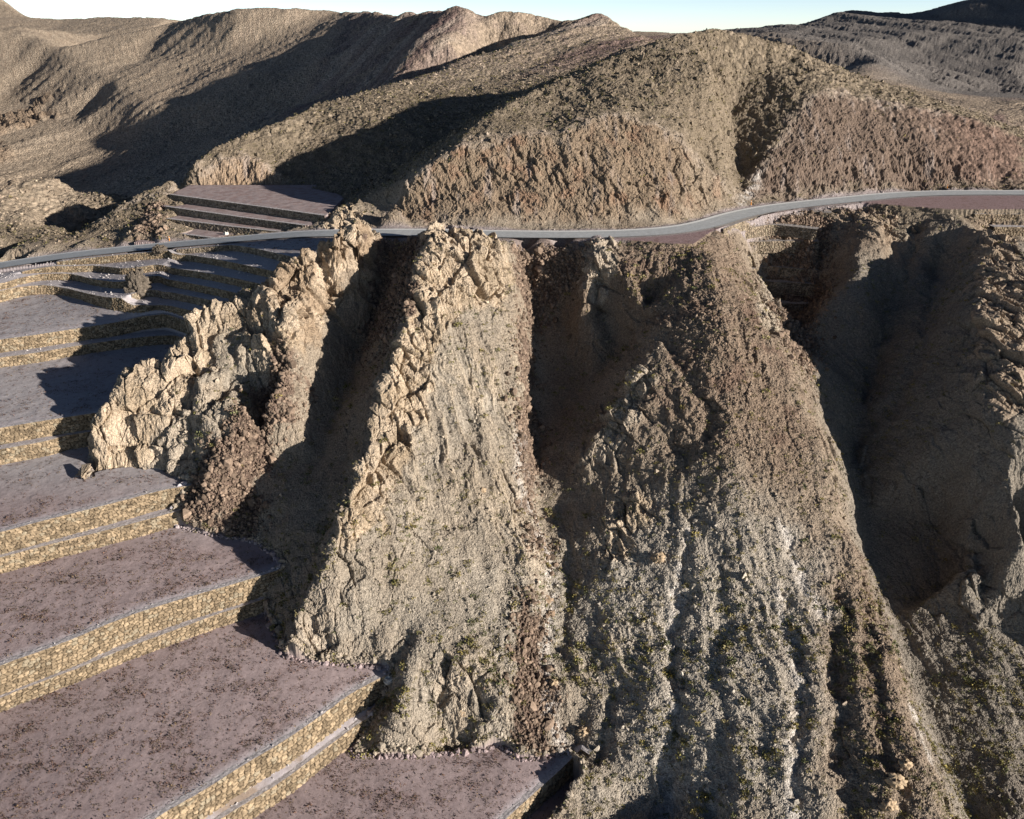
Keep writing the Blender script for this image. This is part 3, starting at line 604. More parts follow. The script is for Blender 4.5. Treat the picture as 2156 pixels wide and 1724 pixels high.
# terraces stay level, with small heaps
fieldn=fbm(X*.35,Y*.35,Z*.0,3,seed=91)
zf_=.07*fieldn*flat
fX=X+nx*d; fY=Y+ny*d; fZ=Z+nz*d+zf_
print('displaced',round(time.time()-T0_,1))
# ---- colours (surface colours, with the right grey slope lightened for grazing sun)
def C(*a): return np.array(a,np.float32)
def mix(c,m_,k): return c*(1-k[...,None])+m_*k[...,None]
lf=fbm(X*.05,Y*.05,Z*.05,4,seed=101)*.5+.5; hf=fbm(X*.6,Y*.6,Z*.6,3,seed=111)*.5+.5; mf=fbm(X*.17,Y*.17,Z*.17,3,seed=121)*.5+.5
c=np.empty(shp+(3,),np.float32); c[:]=C(.31,.265,.20)
c=mix(c,C(.25,.20,.145),smst(lf,.45,.8))
c=mix(c,C(.335,.305,.245),np.clip(mG*(.75+.4*mf),0,1)); 
c=mix(c,C(.42,.38,.305),mG*smst(mf,.5,.85)*.8)
c=mix(c,C(.46,.39,.285),outc*.8); c=mix(c,C(.27,.225,.165),mG*smst(lf,.35,.75)*.55)
c=mix(c,C(.43,.40,.335),mG*smst(X,8,22)*(.35+.3*mf))  # slope colour lightened to make up for weak grazing sunlight
c=mix(c,C(.235,.18,.13),np.clip(mBr,0,1)*(.9-.3*smst(hf,.5,.9)))
c=mix(c,C(.17,.115,.085),mBr*smst(mf,.55,.8)*.7)
hill=smst(Y,212,228)*(1-smst(Y,330,420))*(1-cutm)
c=mix(c,C(.20,.165,.115),hill*.9); c=mix(c,C(.30,.25,.185),hill*smst(hf,.5,.8)*.7); c=mix(c,C(.14,.115,.08),hill*smst(mf,.55,.8)*.6)
far=smst(np.hypot(X,Y),330,430)
c=mix(c,C(.30,.245,.18),far); 
hl=far*smst(X,-250,-120)*(1-smst(X,-60,0)); c=mix(c,C(.235,.185,.155),np.clip(hl+far*smst(mf,.5,.8)*.5,0,1)*smst(lf,.2,.6))
c=mix(c,C(.15,.105,.095),far*smst(fbm(pp*.03+4,qq*.006,Z*0,4,seed=131),.05,.4)*(.2+.6*smst(X,-330,-230))); c=mix(c,C(.36,.31,.25),far*smst(fbm(pp*.05+9,qq*.008,Z*0,3,seed=133),.2,.5)*.6)
sand=far*(1-smst(X,-300,-190)); c=mix(c,C(.26,.195,.13),outm*.0); kn_=(1-smst(X,-150,-132))*smst(Y,238,250); c=mix(c,C(.36,.30,.22),np.clip(sand+kn_*.9,0,1)*.8); c=mix(c,C(.27,.20,.135),outm*.75); c=mix(c,C(.25,.195,.14),kn_*smst(hf,.45,.75)*.6)
fr=smst(X,250,400)*smst(Y,500,700); c=mix(c,C(.175,.162,.145),fr)
c=mix(c,C(.25,.195,.135),np.clip(m1,0,1)); c=mix(c,C(.27,.175,.115),m1*smst(mf,.5,.75)*.7); c=mix(c,C(.33,.285,.215),m1*smst(X,40,62)*smst(lf,.3,.7))
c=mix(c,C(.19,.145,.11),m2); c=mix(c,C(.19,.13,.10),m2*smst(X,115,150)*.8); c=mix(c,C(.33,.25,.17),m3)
streak=fbm(X*.5,Y*.1,Z*.06,3,seed=141)*.5+.5; c=mix(c,C(.36,.31,.27),cutm*smst(streak,.62,.85)*.6)
c=mix(c,C(.50,.44,.37),mL*(.05+.35*smst(hf,.3,.8))*(1-flat))
rc=np.zeros(shp,np.float32); rc[sel]=c1
tan=mix(np.broadcast_to(C(.50,.415,.30),c.shape),C(.40,.325,.225),smst(mf,.35,.7)); tan=tan*(1+.22*(rc-.5))[...,None]
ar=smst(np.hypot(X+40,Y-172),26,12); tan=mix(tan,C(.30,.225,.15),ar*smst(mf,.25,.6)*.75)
br=smst(X,60,72); tan=mix(tan,C(.32,.255,.185),br*.8)
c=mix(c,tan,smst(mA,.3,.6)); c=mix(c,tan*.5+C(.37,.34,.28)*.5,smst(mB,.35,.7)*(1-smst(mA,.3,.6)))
ee=np.ones(shp,np.float32); 
c=mix(c,C(.17,.125,.095),smst(mR,.3,.6)*(1-smst(mA,.4,.7))); 
rc3=np.zeros(shp,np.float32); rc3[sel]=c3; c=c*(1+(.5*(rc3-.4)*smst(mR,.3,.6)))[...,None]
c=mix(c,C(.58,.55,.49),np.clip(mW,0,1)*.9*smst(hf,.25,.6)*(1-flat))
vg=smst(X,60,68)*(1-smst(Y,196,206))*(1-smst(mA,.3,.6)); c=mix(c,C(.215,.205,.175),vg*.6)
# speckle of pebbles and lichen
c=c*(1+.20*(fbm(X*2.5,Y*2.5,Z*2.5,2,seed=151)))[...,None]
# terrace ground
wd=np.full(shp,9.,np.float32)   # distance back from the nearest wall lip
for t in terr:
    y=Yw(t,X); q=(Y-y); wd=np.where((q>0)&(q<wd)&(np.interp(X,t['X'],t['h'])>.5),q,wd)
toe=np.full(shp,9.,np.float32)
for t in terr:
    y=Yw(t,X); q=(y-Y); toe=np.where((q>-.3)&(q<toe)&(np.interp(X,t['X'],t['h'])>.5),q,toe)
berm=np.zeros(shp,bool)
for a,b in (('A','B'),('B','C'),('C','D'),('D','E'),('F','G'),('H','I'),('J','K'),('L','M'),('N','O')):
    ta=[t for t in terr if t['n']==a][0];tb=[t for t in terr if t['n']==b][0]; berm|=(Y<Yw(ta,X)+.7)&(Y>Yw(tb,X)-.2)
fc=np.empty_like(c); fc[:]=C(.315,.258,.25); fc=mix(fc,C(.36,.345,.345),smst(Y,116,135)); fc=mix(fc,C(.235,.19,.185),smst(1-Y/100,.0,.3)*.5)
veg=smst(fbm(X*.14+Y*.05,Y*.30-X*.1,Z*0,3,seed=161)*.5+.5,.42,.72)*smst(hf,.35,.6); fc=mix(fc,C(.16,.09,.07),veg*.18*smst(wd,1,4))
fc=mix(fc,C(.43,.40,.405),smst(wd,3.2,1.0)*.8)
fc=mix(fc,C(.40,.385,.39),berm*.85*(.6+.4*hf))
fc=mix(fc,C(.30,.23,.16),berm*(smst(Y,112,96))*smst(mf,.5,.7)*.8)
fc=fc*(1+.12*fbm(X*3,Y*3,Z*0,2,seed=171))[...,None]
c=np.where(tm[...,None],fc,c)
uc=np.empty_like(c); uc[:]=C(.36,.30,.285); uc=mix(uc,C(.25,.16,.14),smst(hf,.45,.7)*.5); c=np.where(um[...,None],uc,c)
sh=smst(Y,ryl-3.5,ryl-1.5)*(1-smst(Y,ryu+1.5,ryu+3.5))*(np.abs(X)<400)*(Z<7); c=mix(c,C(.36,.32,.31),sh*(1-.7*np.clip(mR,0,1))*(.8+.2*hf)*(1-um))
ap=apr*(1-smst(Y,ryl-1.2,ryl-.2))*smst(nz,.93,.98); c=mix(c,C(.31,.225,.22),ap*.95); c=mix(c,C(.2,.12,.10),ap*smst(hf,.55,.8)*.5)
c=np.clip(c*C(.96,.93,.955),.02,.75)
print('coloured',round(time.time()-T0_,1))
# ---- split the sheet into named pieces
V=np.stack([fX,fY,fZ],-1).reshape(-1,3); CC=c.reshape(-1,3)
idx=np.arange(NR*NA,dtype=np.int32).reshape(NR,NA); F=np.stack([idx[:-1,:-1],idx[:-1,1:],idx[1:,1:],idx[1:,:-1]],-1).reshape(-1,4)
RRm=np.hypot(X,Y); lab=np.zeros(shp,np.int8); lab[RRm>290]=2; lab[RRm>430]=3; lab[tm]=1; lab[um]=1; lab[(X>-240)&(X<300)&(lab>=2)&(Y<330)]=2
fl=lab[:-1,:-1].reshape(-1)
def sub(name,k,mat,lbl,smooth=True):
    f=F[fl==k]; used=np.unique(f); rm=np.zeros(len(V),np.int32); rm[used]=np.arange(len(used))
    o=mesh_obj(name,V[used],rm[f],mat,CC[used],smooth=smooth); tag(o,lbl,kind='structure'); return o
sub('mountainside',0,M_ground,'rocky mountainside with spurs and gullies below and above the road',False)
sub('terrace_ground',1,M_field,'mauve gravel terraces stepping down between the stone walls')
sub('hills',2,M_far,'brown hills behind the road')
sub('far_mountains',3,M_far,'distant desert mountains')
print('terrain',round(time.time()-T0_,1))
# ============ SECTION 8: road ============
def ribbon(P,N,a,b,dz,n=2):
    rows=[np.c_[P[:,:2]+N*(a+(b-a)*k/n),P[:,2]+dz] for k in range(n+1)]; v=np.vstack(rows); m_=len(P)
    f=[[k*m_+i,k*m_+i+1,(k+1)*m_+i+1,(k+1)*m_+i] for k in range(n) for i in range(m_-1)]; return v,np.array(f)
M_asph=material('asphalt',(.42,.435,.44),rough=.9,var=.09,scale=.7,scale2=3,bump=.15,bdist=.02,attr=False)
M_line=material('road_paint',(.72,.72,.70),rough=.7,var=.10,scale=3,scale2=6,bump=.05,bdist=.01,attr=False)
M_crack=material('tar_seal',(.10,.10,.10),rough=.8,var=.1,scale=3,scale2=6,bump=.05,bdist=.01,attr=False)
RP=resample(smooth_poly(RU,1),1.0); RPN=normals2(RP)
v,f=ribbon(RP,RPN,-RW,0,.06,6); tag(mesh_obj('road',v,f,M_asph,smooth=True),'grey two-lane asphalt road across the mountainside',kind='structure')
v,f=ribbon(RP,RPN,-1.35,-.1,.085,1); tag(mesh_obj('road_edge_line',v,f,M_line),'white concrete edge strip along the uphill side of the road',kind='structure')
v,f=ribbon(RP,RPN,-RW+.25,-RW+.36,.073,1); tag(mesh_obj('road_tar_line',v,f,M_crack),kind='structure')
rng=np.random.default_rng(5)
vs=[];fs=[];o_=0
for k in range(60):    # short worn dashes down the middle and tar patches
    i=int(rng.integers(20,len(RP)-8)); P_=RP[i:i+int(rng.integers(2,5))]; N_=RPN[i:i+len(P_)]; a=-RW/2+rng.normal(0,.08); v,f=ribbon(P_,N_,a,a+.10,.075,1); vs.append(v); fs.append(f+o_); o_+=len(v)
tag(mesh_obj('road_centre_marks',np.vstack(vs),np.vstack(fs),M_line),kind='structure')
# ============ SECTION 9: dry-stone walls ============
def wall_mesh(P,h,size,res,seed,gold=1.,ledge=1.0,batter=.10,top_rgb=(.43,.40,.40)):
    """P: lip polyline (x,y,z); h: height per point; returns verts, faces, colours"""
    P=resample(np.c_[P,h],res); h=P[:,3]; P=P[:,:3]; n=len(P); N=normals2(P); s_=np.sign(-N[:,1]).mean()
    # the face looks to the right of the walking direction
    N=-N*1.0
    sm=np.ones(9)/9
    for k in (0,1): N[:,k]=np.convolve(np.pad(N[:,k],4,mode='edge'),sm,'valid')
    s=np.r_[0,np.cumsum(np.linalg.norm(np.diff(P[:,:2],axis=0),axis=1))]
    hm=float(h.max()); nr=max(4,int((hm+.4)/res)); q=np.linspace(0,1,nr)[:,None]
    hh=q*(h[None,:]+.35); U=np.broadcast_to(s[None,:],hh.shape); 
    jx=fbm(U*.8,hh*.8,U*0,2,seed=seed+3)*.18
    hv,e,cr,cr2=cells2(U/size+jx+.25*np.floor(hh/size),hh/(size*.72)+jx,seed)
    bump_=(.05+.15*size*hv+.24*smst(e,.02,.30)*size) +.03*fbm(U*3,hh*3,U*0,2,seed=seed)
    top=smst(q,0,.06/hm+.02); out=bump_*np.clip(q*12,0,1)+batter*hh-.22*smst(q,0,.1)
    fv=np.stack([P[None,:,0]+N[None,:,0]*out,P[None,:,1]+N[None,:,1]*out,P[None,:,2]-hh+.04+.0*top+.06*(1-np.clip(q*8,0,1))*fbm(U*2,U*0,U*0,2,seed=seed+9)],-1)
    base=np.array([.26,.198,.13])*gold+np.array([.24,.205,.17])*(1-gold)
    tones=np.stack([base*k for k in (1.,.78,1.18,.62)]); grey_=np.array([.27,.225,.16])
    ci=(cr2*3.99).astype(int); cc=tones[ci]*(.85+.3*cr[...,None]); g=(cr2*7.7%1)>.86; cc=np.where(g[...,None],grey_,cc)
    cc=cc*(.35+.65*smst(e,.02,.18))[...,None]
    nt_=5; tv_=np.linspace(0,1,nt_)[:,None]; tw=-tv_*ledge
    zt=.05+.05*fbm(U[:1]*1.5+tv_*0,tv_*3+U[:1]*0,tv_*0+U[:1]*0,2,seed=seed+20)
    tvv=np.stack([P[None,:,0]+N[None,:,0]*tw,P[None,:,1]+N[None,:,1]*tw,P[None,:,2]+zt],-1)
    tc_=np.array(top_rgb)*(.8+.4*h01((U[:1]*6).astype(np.int32)+0*tv_.astype(np.int32),(tv_*9).astype(np.int32)+0*U[:1].astype(np.int32),0*(U[:1]+tv_).astype(np.int32),seed))[...,None]
    v=np.vstack([tvv[::-1].reshape(-1,3),fv.reshape(-1,3)]); c_=np.vstack([tc_[::-1].reshape(-1,3),cc.reshape(-1,3)])
    tot=nt_+nr; I=np.arange(tot*n).reshape(tot,n); f=np.stack([I[:-1,:-1],I[1:,:-1],I[1:,1:],I[:-1,1:]],-1).reshape(-1,4)
    return v,f,np.clip(c_,.03,.7)
ORD={'A':'short stone wall just under the road beside the rock peak','B':'topmost curved stone wall below the left stretch of road','C':'second curved stone wall below the road on the left','D':'third curved stone wall below the road on the left','X':'short shaded stone wall right of the darkened rock pillar','E':'curved stone wall at the back of the uppermost gravel terrace','F':'stone wall along the front edge of the uppermost gravel terrace','G':'lower stone wall of the pair under the uppermost gravel terrace','H':'stone wall edging the terrace half in the shadow of the rock fin','I':'lower stone wall beside the foot of the rock fin shadow','J':'golden stone wall below the foot of the tan rock fin','K':'lower golden wall ending at the dark rubble chute','L':'long golden stone wall ending at the dark gully mouth','M':'low golden stone wall under the gravelly strip at mid left','N':'tall golden stone wall running diagonally at the bottom left','O':'lower diagonal golden wall beside pale loose gravel at the bottom','P':'short diagonal stone wall at the bottom centre edge'}
for k,t in enumerate(terr):
    P=np.c_[t['X'],t['Y'],t['Z']]; P[:,1]=chain(P[:,0])[k]; xr=inpoly(P[:,0]-2.5,P[:,1],ZPOLY)|inpoly(P[:,0],P[:,1]+2.,ZPOLY)|inpoly(P[:,0]-1,P[:,1]+1,ZPOLY)
    ok=(t['h']>.35)&xr; 
    if not ok.any(): continue
    P=P[ok]; h=t['h'][ok]; P[:,2]=terrace_height(P[:,0],P[:,1]+.9)
    R0=np.hypot(P[:,0],P[:,1]).mean(); res_=.11 if R0<125 else .17
    v,f,c_=wall_mesh(P,h,.85 if R0<115 else .75,res_/max(Q,.6),200+k,gold=1. if t['n'] not in 'AX' else .5)
    tag(mesh_obj('stone_wall',v,f,M_stone,c_,smooth=False),ORD[t['n']],'stone wall',group='stone terrace walls',kind='thing')
UL=['uppermost dark stone wall edging the gravel pad above the road','second dark stone wall above the road','third dark stone wall above the road','lowest dark stone wall right above the road edge']
for k,t in enumerate(up):
    P=np.c_[t['X'],t['Y'],t['Z']]
    v,f,c_=wall_mesh(P,t['h'],.62,.17/max(Q,.6),300+k,gold=.35); tag(mesh_obj('stone_wall',v,f,M_stone,c_),UL[k],'stone wall',group='stone walls above the road',kind='thing')
for k,(p,z,h_,lb) in enumerate(VW):
    P=at_z(np.array([q[0] for q in p]),np.array([q[1] for q in p]),z); P[:,2]=z
    P=smooth_poly(P,2)
    v,f,c_=wall_mesh(P,np.full(len(P),h_),.8,.16/max(Q,.6),400+k,gold=.6,ledge=2.6,batter=.3,top_rgb=(.33,.30,.28)); tag(mesh_obj('stone_wall',v,f,M_stone,c_),lb,'stone wall',group='stone walls in the valley head',kind='thing')
for k,(p,z,h_,lb) in enumerate(RWL):
    P=at_z(np.array([q[0] for q in p]),np.array([q[1] for q in p]),z); P[:,2]=z
    v,f,c_=wall_mesh(P,np.full(len(P),h_),.75,.16/max(Q,.6),500+k,gold=.75,ledge=2.6); tag(mesh_obj('stone_wall',v,f,M_stone,c_),lb,'stone wall',group='stone walls at the right edge',kind='thing')
print('walls',round(time.time()-T0_,1))
# ============ SECTION 10: stones and plants ============
vx,vy,vz=fX.ravel(),fY.ravel(),fZ.ravel(); RV=np.hypot(X,Y)
cell=np.abs(np.gradient(X,axis=1)*np.gradient(Y,axis=0)-np.gradient(X,axis=0)*np.gradient(Y,axis=1))/np.maximum(nz,.3)
def scatter(w,n):
    p=(w*cell).ravel().astype(np.float64); c_=np.cumsum(p); return np.searchsorted(c_,rng.random(n)*c_[-1]).clip(0,len(p)-1)
def rot_rand(n):
    q=rng.normal(size=(n,4)); q/=np.linalg.norm(q,axis=1)[:,None]; w,x,y,z=q.T
    return np.stack([np.stack([1-2*(y*y+z*z),2*(x*y-z*w),2*(x*z+y*w)],-1),np.stack([2*(x*y+z*w),1-2*(x*x+z*z),2*(y*z-x*w)],-1),np.stack([2*(x*z-y*w),2*(y*z+x*w),1-2*(x*x+y*y)],-1)],1)
g=(1+5**.5)/2
ICO=np.array([(-1,g,0),(1,g,0),(-1,-g,0),(1,-g,0),(0,-1,g),(0,1,g),(0,-1,-g),(0,1,-g),(g,0,-1),(g,0,1),(-g,0,-1),(-g,0,1)])/1.9
ICF=np.array([(0,11,5),(0,5,1),(0,1,7),(0,7,10),(0,10,11),(1,5,9),(5,11,4),(11,10,2),(10,7,6),(7,1,8),(3,9,4),(3,4,2),(3,2,6),(3,6,8),(3,8,9),(4,9,5),(2,4,11),(6,2,10),(8,6,7),(9,8,1)])
OCT=np.array([(1,.2,0),(-1,-.1,.1),(.1,1,0),(-.1,-1,.1),(0,.1,.8),(.1,0,-.8)],float); OCF=np.array([(0,2,4),(2,1,4),(1,3,4),(3,0,4),(2,0,5),(1,2,5),(3,1,5),(0,3,5)])
def rocks(name,ids,size,col,mat,base=ICO,fc_=ICF,sink=.25,cvar=.25):
    n=len(ids); b=base[None]*(1+rng.uniform(-.28,.28,(n,len(base),1))); sc_=rng.uniform(.6,1.25,(n,1,3)); b=b*sc_; 
    b=np.einsum('nij,nkj->nki',rot_rand(n),b)*size[:,None,None]
    b[...,0]+=vx[ids][:,None]; b[...,1]+=vy[ids][:,None]; b[...,2]+=vz[ids][:,None]+size[:,None]*(.5-sink)
    f=(fc_[None]+np.arange(n)[:,None,None]*len(base)).reshape(-1,3)
    c_=np.repeat((col*(1+rng.uniform(-cvar,cvar,(n,1)))),len(base),axis=0)
    return mesh_obj(name,b.reshape(-1,3),f,mat,np.clip(c_,.02,.7))
gcol=c.reshape(-1,3)
inview=(np.abs(np.arctan2(X,Y))<math.radians(46)).astype(np.float32)
wr=np.clip(mR-mA*.7,0,1)*(1-onroad)*keep*inview+.0
n_=int(20000); ids=scatter(wr,n_); sz=rng.lognormal(-1.55,.5,n_).clip(.1,1.1)
tag(rocks('rubble',ids,sz,np.array([[.19,.14,.105]])*np.ones((n_,1)),M_rub,cvar=.45),'dark brown broken rubble filling the chutes and gully heads',kind='stuff')
ws=(1-flat)*(1-onroad)*inN*inview*(1-mA)*(.35+mBr+.6*mG)*(Y<205)
n_=60000; ids=scatter(ws,n_); sz=rng.lognormal(-2.3,.55,n_).clip(.05,.7)
tag(rocks('loose_stones',ids,sz,gcol[ids]*.95,M_rub,OCT,OCF,cvar=.35),'small loose stones scattered over the slopes',kind='stuff')
wh=(1-flat)*(1-onroad)*inview*smst(Y,208,222)*(1-smst(RV,330,480))*(1-cutm)
n_=24000; ids=scatter(wh,n_); sz=rng.lognormal(-1.2,.45,n_).clip(.15,1.2)
tag(rocks('hill_stones',ids,sz,gcol[ids]*rng.choice([.6,.85,1.15],(n_,1)),M_rub,OCT,OCF,cvar=.3),'stones littering the hill above the road',kind='stuff')
def leafball(n,nl,flatness=.75):
    """n bushes of nl small leaf tufts each, unit radius"""
    d_=rng.normal(size=(n,nl,3)); d_/=np.linalg.norm(d_,axis=2)[...,None]; d_[...,2]=np.abs(d_[...,2])*flatness; r_=rng.uniform(.45,1.,(n,nl,1)); ctr=d_*r_
    a_=rng.normal(size=(n,nl,3)); a_-=(a_*d_).sum(2)[...,None]*d_*.5; a_/=np.linalg.norm(a_,axis=2)[...,None]; b_=np.cross(d_,a_); ls=rng.uniform(.22,.42,(n,nl,1))
    return np.stack([ctr-a_*ls*.6-d_*ls*.5,ctr+a_*ls*.6-d_*ls*.3,ctr+b_*ls*.5+d_*ls*.9],2)   # n,nl,3,3
def bushes(name,ids,size,tint,nl,mat=None,flatness=.75,objs=False):
    n=len(ids); t_=leafball(n,nl,flatness)*size[:,None,None,None]; p=np.stack([vx[ids],vy[ids],vz[ids]],-1)
    cc=np.repeat(np.repeat(tint[:,None]*(1+rng.uniform(-.15,.15,(n,1,1))),nl,1)*(1+rng.uniform(-.35,.35,(n,nl,1))),3,axis=1).reshape(-1,3)
    v=(t_+p[:,None,None]).reshape(-1,3); f=np.arange(len(v)).reshape(-1,3); return mesh_obj(name,v,f,mat or M_shrub,np.clip(cc,.01,.6))
OL=np.array([[.20,.18,.07],[.26,.215,.08],[.14,.145,.07],[.27,.23,.12],[.17,.15,.06]])
dens=smst(fbm(X*.09,Y*.09,Z*.0,3,seed=181)*.5+.5,.3,.75)
wsb=(1-flat)*(1-onroad)*inN*inview*(1-mA*.93)*(Y<200)*(.15+dens)*(1-.6*mR)*(.5+1.0*smst(130-Y,0,30))*(nz>.5)
n_=9500; ids=scatter(wsb,n_); ids=ids[np.argsort((vx[ids]**2+vy[ids]**2))]; sz=rng.lognormal(-.95,.36,n_).clip(.2,1.0)
# the largest in view become bushes of their own
_px,_py=proj(np.stack([vx[ids],vy[ids],vz[ids]],-1)); vis=(_px>10)&(_px<W_-10)&(_py>0)&(_py<H_-10)
app=np.where(vis,sz/np.hypot(vx[ids],vy[ids]),0); o_=np.argsort(-app); big=o_[:280]; rest=o_[280:]
tag(bushes('shrubs',ids[rest],sz[rest],OL[rng.integers(0,5,len(rest))],22),'small olive desert shrubs dotting the lower slopes',kind='stuff')
protos=[]
for k in range(6):
    t_=leafball(1,46)[0].reshape(-1,3); cc=np.repeat(OL[k%5][None]*(1+rng.uniform(-.4,.4,(46,1))),3,axis=0); o=mesh_obj('desert_shrub',t_,np.arange(len(t_)).reshape(-1,3),M_shrub,np.clip(cc,.01,.6)); protos.append(o)
zones=[('olive desert shrub on the shaded valley side at the right','shrubs in the shaded valley',lambda x,y:x>1800),('olive desert shrub on the runnelled slope right of centre','shrubs on the runnelled slope',lambda x,y:x>1180),('olive desert shrub on the pale grey scree below the middle rock spur','shrubs on the pale scree',lambda x,y:x>600),('olive desert shrub around the tan rock fin','shrubs around the tan rock fin',lambda x,y:True)]
for q,i in enumerate(big):
    if q<6: o=protos[q]
    else: o=protos[q%6].copy(); COL.objects.link(o)
    s_=float(sz[i]); o.location=(float(vx[ids[i]]),float(vy[ids[i]]),float(vz[ids[i]])-.05); o.scale=(s_,s_,s_*.9); o.rotation_euler=(0,0,float(rng.random()*6.28))
    for lb,gp,fn in zones:
        if fn(_px[i],_py[i]): tag(o,lb,'shrub',group=gp); break
wh2=(1-flat)*(1-onroad)*inview*smst(Y,206,216)*(1-smst(RV,380,560))*(1-.8*cutm)*(1-.8*kn_)
n_=13000; ids=scatter(wh2,n_); tag(bushes('hill_scrub',ids,rng.lognormal(-.6,.3,n_).clip(.3,1.2),OL[rng.integers(0,5,n_)]*.72,9),'olive scrub covering the hills above the road',kind='stuff')
wt_=tm.astype(np.float32)*inview*(~berm)*smst(wd,.9,2.)*(.30+smst(fbm(X*.14+Y*.05,Y*.30-X*.1,Z*0,3,seed=161)*.5+.5,.45,.75))*(.45+1.2*smst(125-Y,0,15))
n_=26000; ids=scatter(wt_,n_); RD=np.array([[.15,.085,.06],[.12,.075,.06],[.17,.12,.07],[.11,.09,.07]])
tag(bushes('terrace_scrub',ids,rng.lognormal(-1.45,.38,n_).clip(.12,.6),RD[rng.integers(0,4,n_)],7,flatness=.6),'dry red-brown scrub spotting the gravel terraces',kind='stuff')
n_=2500; ids=scatter(tm*inview*((wd<1.2)|berm),n_); tag(rocks('terrace_gravel',ids,rng.lognormal(-2.1,.4,n_).clip(.06,.35),np.array([[.42,.39,.38]])*np.ones((n_,1)),M_rub,OCT,OCF),'pale gravel along the terrace edges',kind='stuff')
eb=GN.sample(ZM,X,Y); eb=((eb>.12)&(eb<.9)&(X>-85)&(Y<130)).astype(np.float32)*inview
n_=5200; ids=scatter(eb,n_); tag(rocks('edge_rubble',ids,rng.lognormal(-1.75,.5,n_).clip(.08,.75),gcol[ids]*.9,M_rub,cvar=.4),'fallen rubble where the terraces meet the rocky slope',kind='stuff')
n_=420; ids=scatter(eb,n_); tag(bushes('edge_shrubs',ids,rng.lognormal(-.9,.35,n_).clip(.2,.9),OL[rng.integers(0,5,n_)],16),'low shrubs growing where the terraces meet the slope',kind='stuff')
print('plants',round(time.time()-T0_,1))

# ============ SECTION 11: unseen range added to shade the far right mountains, pillar, boulders, posts ============
mx,my=np.meshgrid(np.linspace(1000,2900,110),np.linspace(150,1900,110),indexing='ij')
tt=((mx-1250)*.6+(my-1150)*-.8); cx_=1250+.6*tt; dl=np.abs((mx-1250)*.8+(my-1150)*.6)
mz=245*np.exp(-(dl/260)**2)*smst(tt,-620,-250)*(1-smst(tt,500,900))+40*fbm(mx*.006,my*.006,mx*0,4,seed=201)-30
I=np.arange(mx.size).reshape(mx.shape); f=np.stack([I[:-1,:-1],I[1:,:-1],I[1:,1:],I[:-1,1:]],-1).reshape(-1,4)
cc=np.ones((mx.size,3))*np.array([.25,.2,.15]); tag(mesh_obj('shading_range',np.stack([mx,my,mz],-1).reshape(-1,3),f,M_far,cc,smooth=True),'unseen range added beyond the right edge to shade the far peaks',kind='structure')
def blob_rock(name,loc,size,stretch,col,seed,nu=96,nv=64,rough=.35,mat=None):
    u=np.linspace(0,2*np.pi,nu,endpoint=False); w=np.linspace(-.5*np.pi,.5*np.pi,nv); U,Wv=np.meshgrid(u,w,indexing='ij')
    p=np.stack([np.cos(Wv)*np.cos(U),np.cos(Wv)*np.sin(U),np.sin(Wv)],-1); q=p*2.2+seed
    h,e,cr=facets(q[...,0],q[...,1],q[...,2]*.6,seed=seed,tilt=1.2); n=fbm(q[...,0]*2,q[...,1]*2,q[...,2]*2,3,seed=seed)
    r=1+rough*h+.16*n-.1*np.exp(-(e/.06)**2); p=p*r[...,None]*np.array(stretch)*size+np.array(loc)
    I=np.arange(nu*nv).reshape(nu,nv); J=np.roll(I,-1,axis=0); f=np.stack([I[:,:-1],J[:,:-1],J[:,1:],I[:,1:]],-1).reshape(-1,4)
    c_=np.array(col)*(1+.3*n[...,None]); return mesh_obj(name,p.reshape(-1,3),f,mat or M_ground,np.clip(c_,.03,.7).reshape(-1,3),smooth=True)
def ground(x,y):
    r=ray(x,y); Ys=np.linspace(50,420,3000); t=Ys/r[1]; h,_,_=full_h(r[0]*t,Ys); k=int(np.argmax(CH+r[2]*t<h)); return np.array([r[0]*t[k],Ys[k],h[k]])
g_=ground(286,625); tag(blob_rock('rock_pillar',(g_[0],g_[1]+2.2,g_[2]+1.4),1.,(2.5,2.2,3.4),(.15,.125,.10),7),'craggy rock pillar, colour darkened as shade, standing among the shaded curved walls','rock outcrop')  # pillar colour darkened to stand in for the shade it should be in
g_=ground(336,528); tag(blob_rock('rock_knob',(g_[0],g_[1],g_[2]+.2),1.,(1.6,1.4,1.2),(.14,.115,.09),17),'small dark rock knob just below the left stretch of road','rock outcrop')
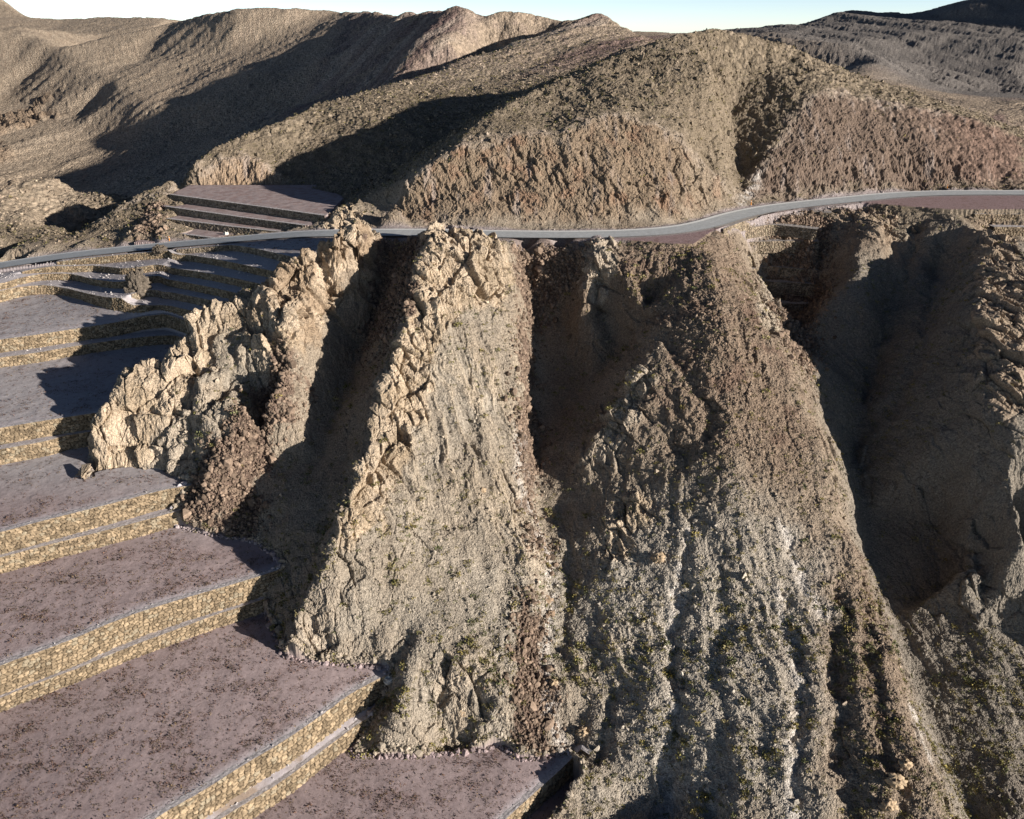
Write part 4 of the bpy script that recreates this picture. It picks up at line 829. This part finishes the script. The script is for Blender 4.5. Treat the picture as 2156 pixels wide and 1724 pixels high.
BL=[(1165,1440,.55,'tan block lying beside the rubble gully below the middle spur'),(975,1505,.75,'round tan boulder on the grey scree under the small outcrop'),(1885,1650,1.1,'large brown angular boulder near the bottom right'),(1868,1700,.9,'brown boulder below the large angular one at bottom right'),(1905,1610,.7,'small brown boulder just above the large angular one at bottom right'),(476,494,.55,'pale boulder on the verge above the road by the stacked walls'),(1150,1265,.8,'rusty boulder wedged in the narrow gully right of the middle spur'),(1160,1295,.6,'smaller rusty boulder just below another in the narrow gully'),(1015,1035,.6,'grey block half way up the grey scree face'),(1385,1180,.9,'tan block at the foot of the small rock knob'),(1225,1545,.7,'ochre boulder on the slope near the bottom centre'),(820,1435,.8,'white block at the end of the diagonal wall')]
for k,(x,y,s_,lb) in enumerate(BL):
    g_=ground(x,y); col={'w':(.6,.57,.52)}.get('w' if 'white' in lb or 'pale' in lb else '',(.36,.27,.18)); 
    if 'rusty' in lb: col=(.25,.18,.125)
    tag(blob_rock('boulder',(g_[0],g_[1],g_[2]+s_*.35),s_,(1.15,.9,.85),col,30+k,28,18,.5,M_rub),lb,'boulder')
M_or=material('orange_plastic',(.75,.28,.03),rough=.5,var=.05,scale=3,scale2=3,bump=.02,bdist=.01,attr=False); M_band=material('white_band',(.8,.8,.78),rough=.4,var=.03,scale=3,scale2=3,bump=.02,bdist=.01,attr=False)
def prism(r0,r1,z0,z1,n=10):
    a=np.linspace(0,2*np.pi,n,endpoint=False); v=np.vstack([np.c_[np.cos(a)*r0,np.sin(a)*r0,0*a+z0],np.c_[np.cos(a)*r1,np.sin(a)*r1,0*a+z1],[[0,0,z1]]])
    f=[[i,(i+1)%n,n+(i+1)%n,n+i] for i in range(n)]+[[n+i,n+(i+1)%n,2*n,2*n] for i in range(n)]; return v,f
def obj_poly(name,v,f,mat,parent):
    me=bpy.data.meshes.new(name); me.from_pydata([tuple(map(float,q)) for q in v],[],[tuple(dict.fromkeys(q)) for q in f]); me.materials.append(mat); o=bpy.data.objects.new(name,me); COL.objects.link(o); o.parent=parent; return o
for (x,y,lb) in [(357,507,'orange marker post on the road verge below the stacked dark walls'),(1581,431,'orange marker post beside the road at the foot of the pale gully'),(1994,397,'orange marker post beside the road near the right edge')]:
    g_=ground(x,y); o=bpy.data.objects.new('marker_post',None); COL.objects.link(o); o.location=tuple(map(float,g_)); tag(o,lb,'marker post',group='orange roadside marker posts')
    obj_poly('post',*prism(.11,.09,0,1.15),M_or,o); obj_poly('reflector_band',*prism(.115,.115,.75,.9),M_band,o); obj_poly('foot',*prism(.24,.16,-.05,.08),M_or,o)
print('all',round(time.time()-T0_,1))
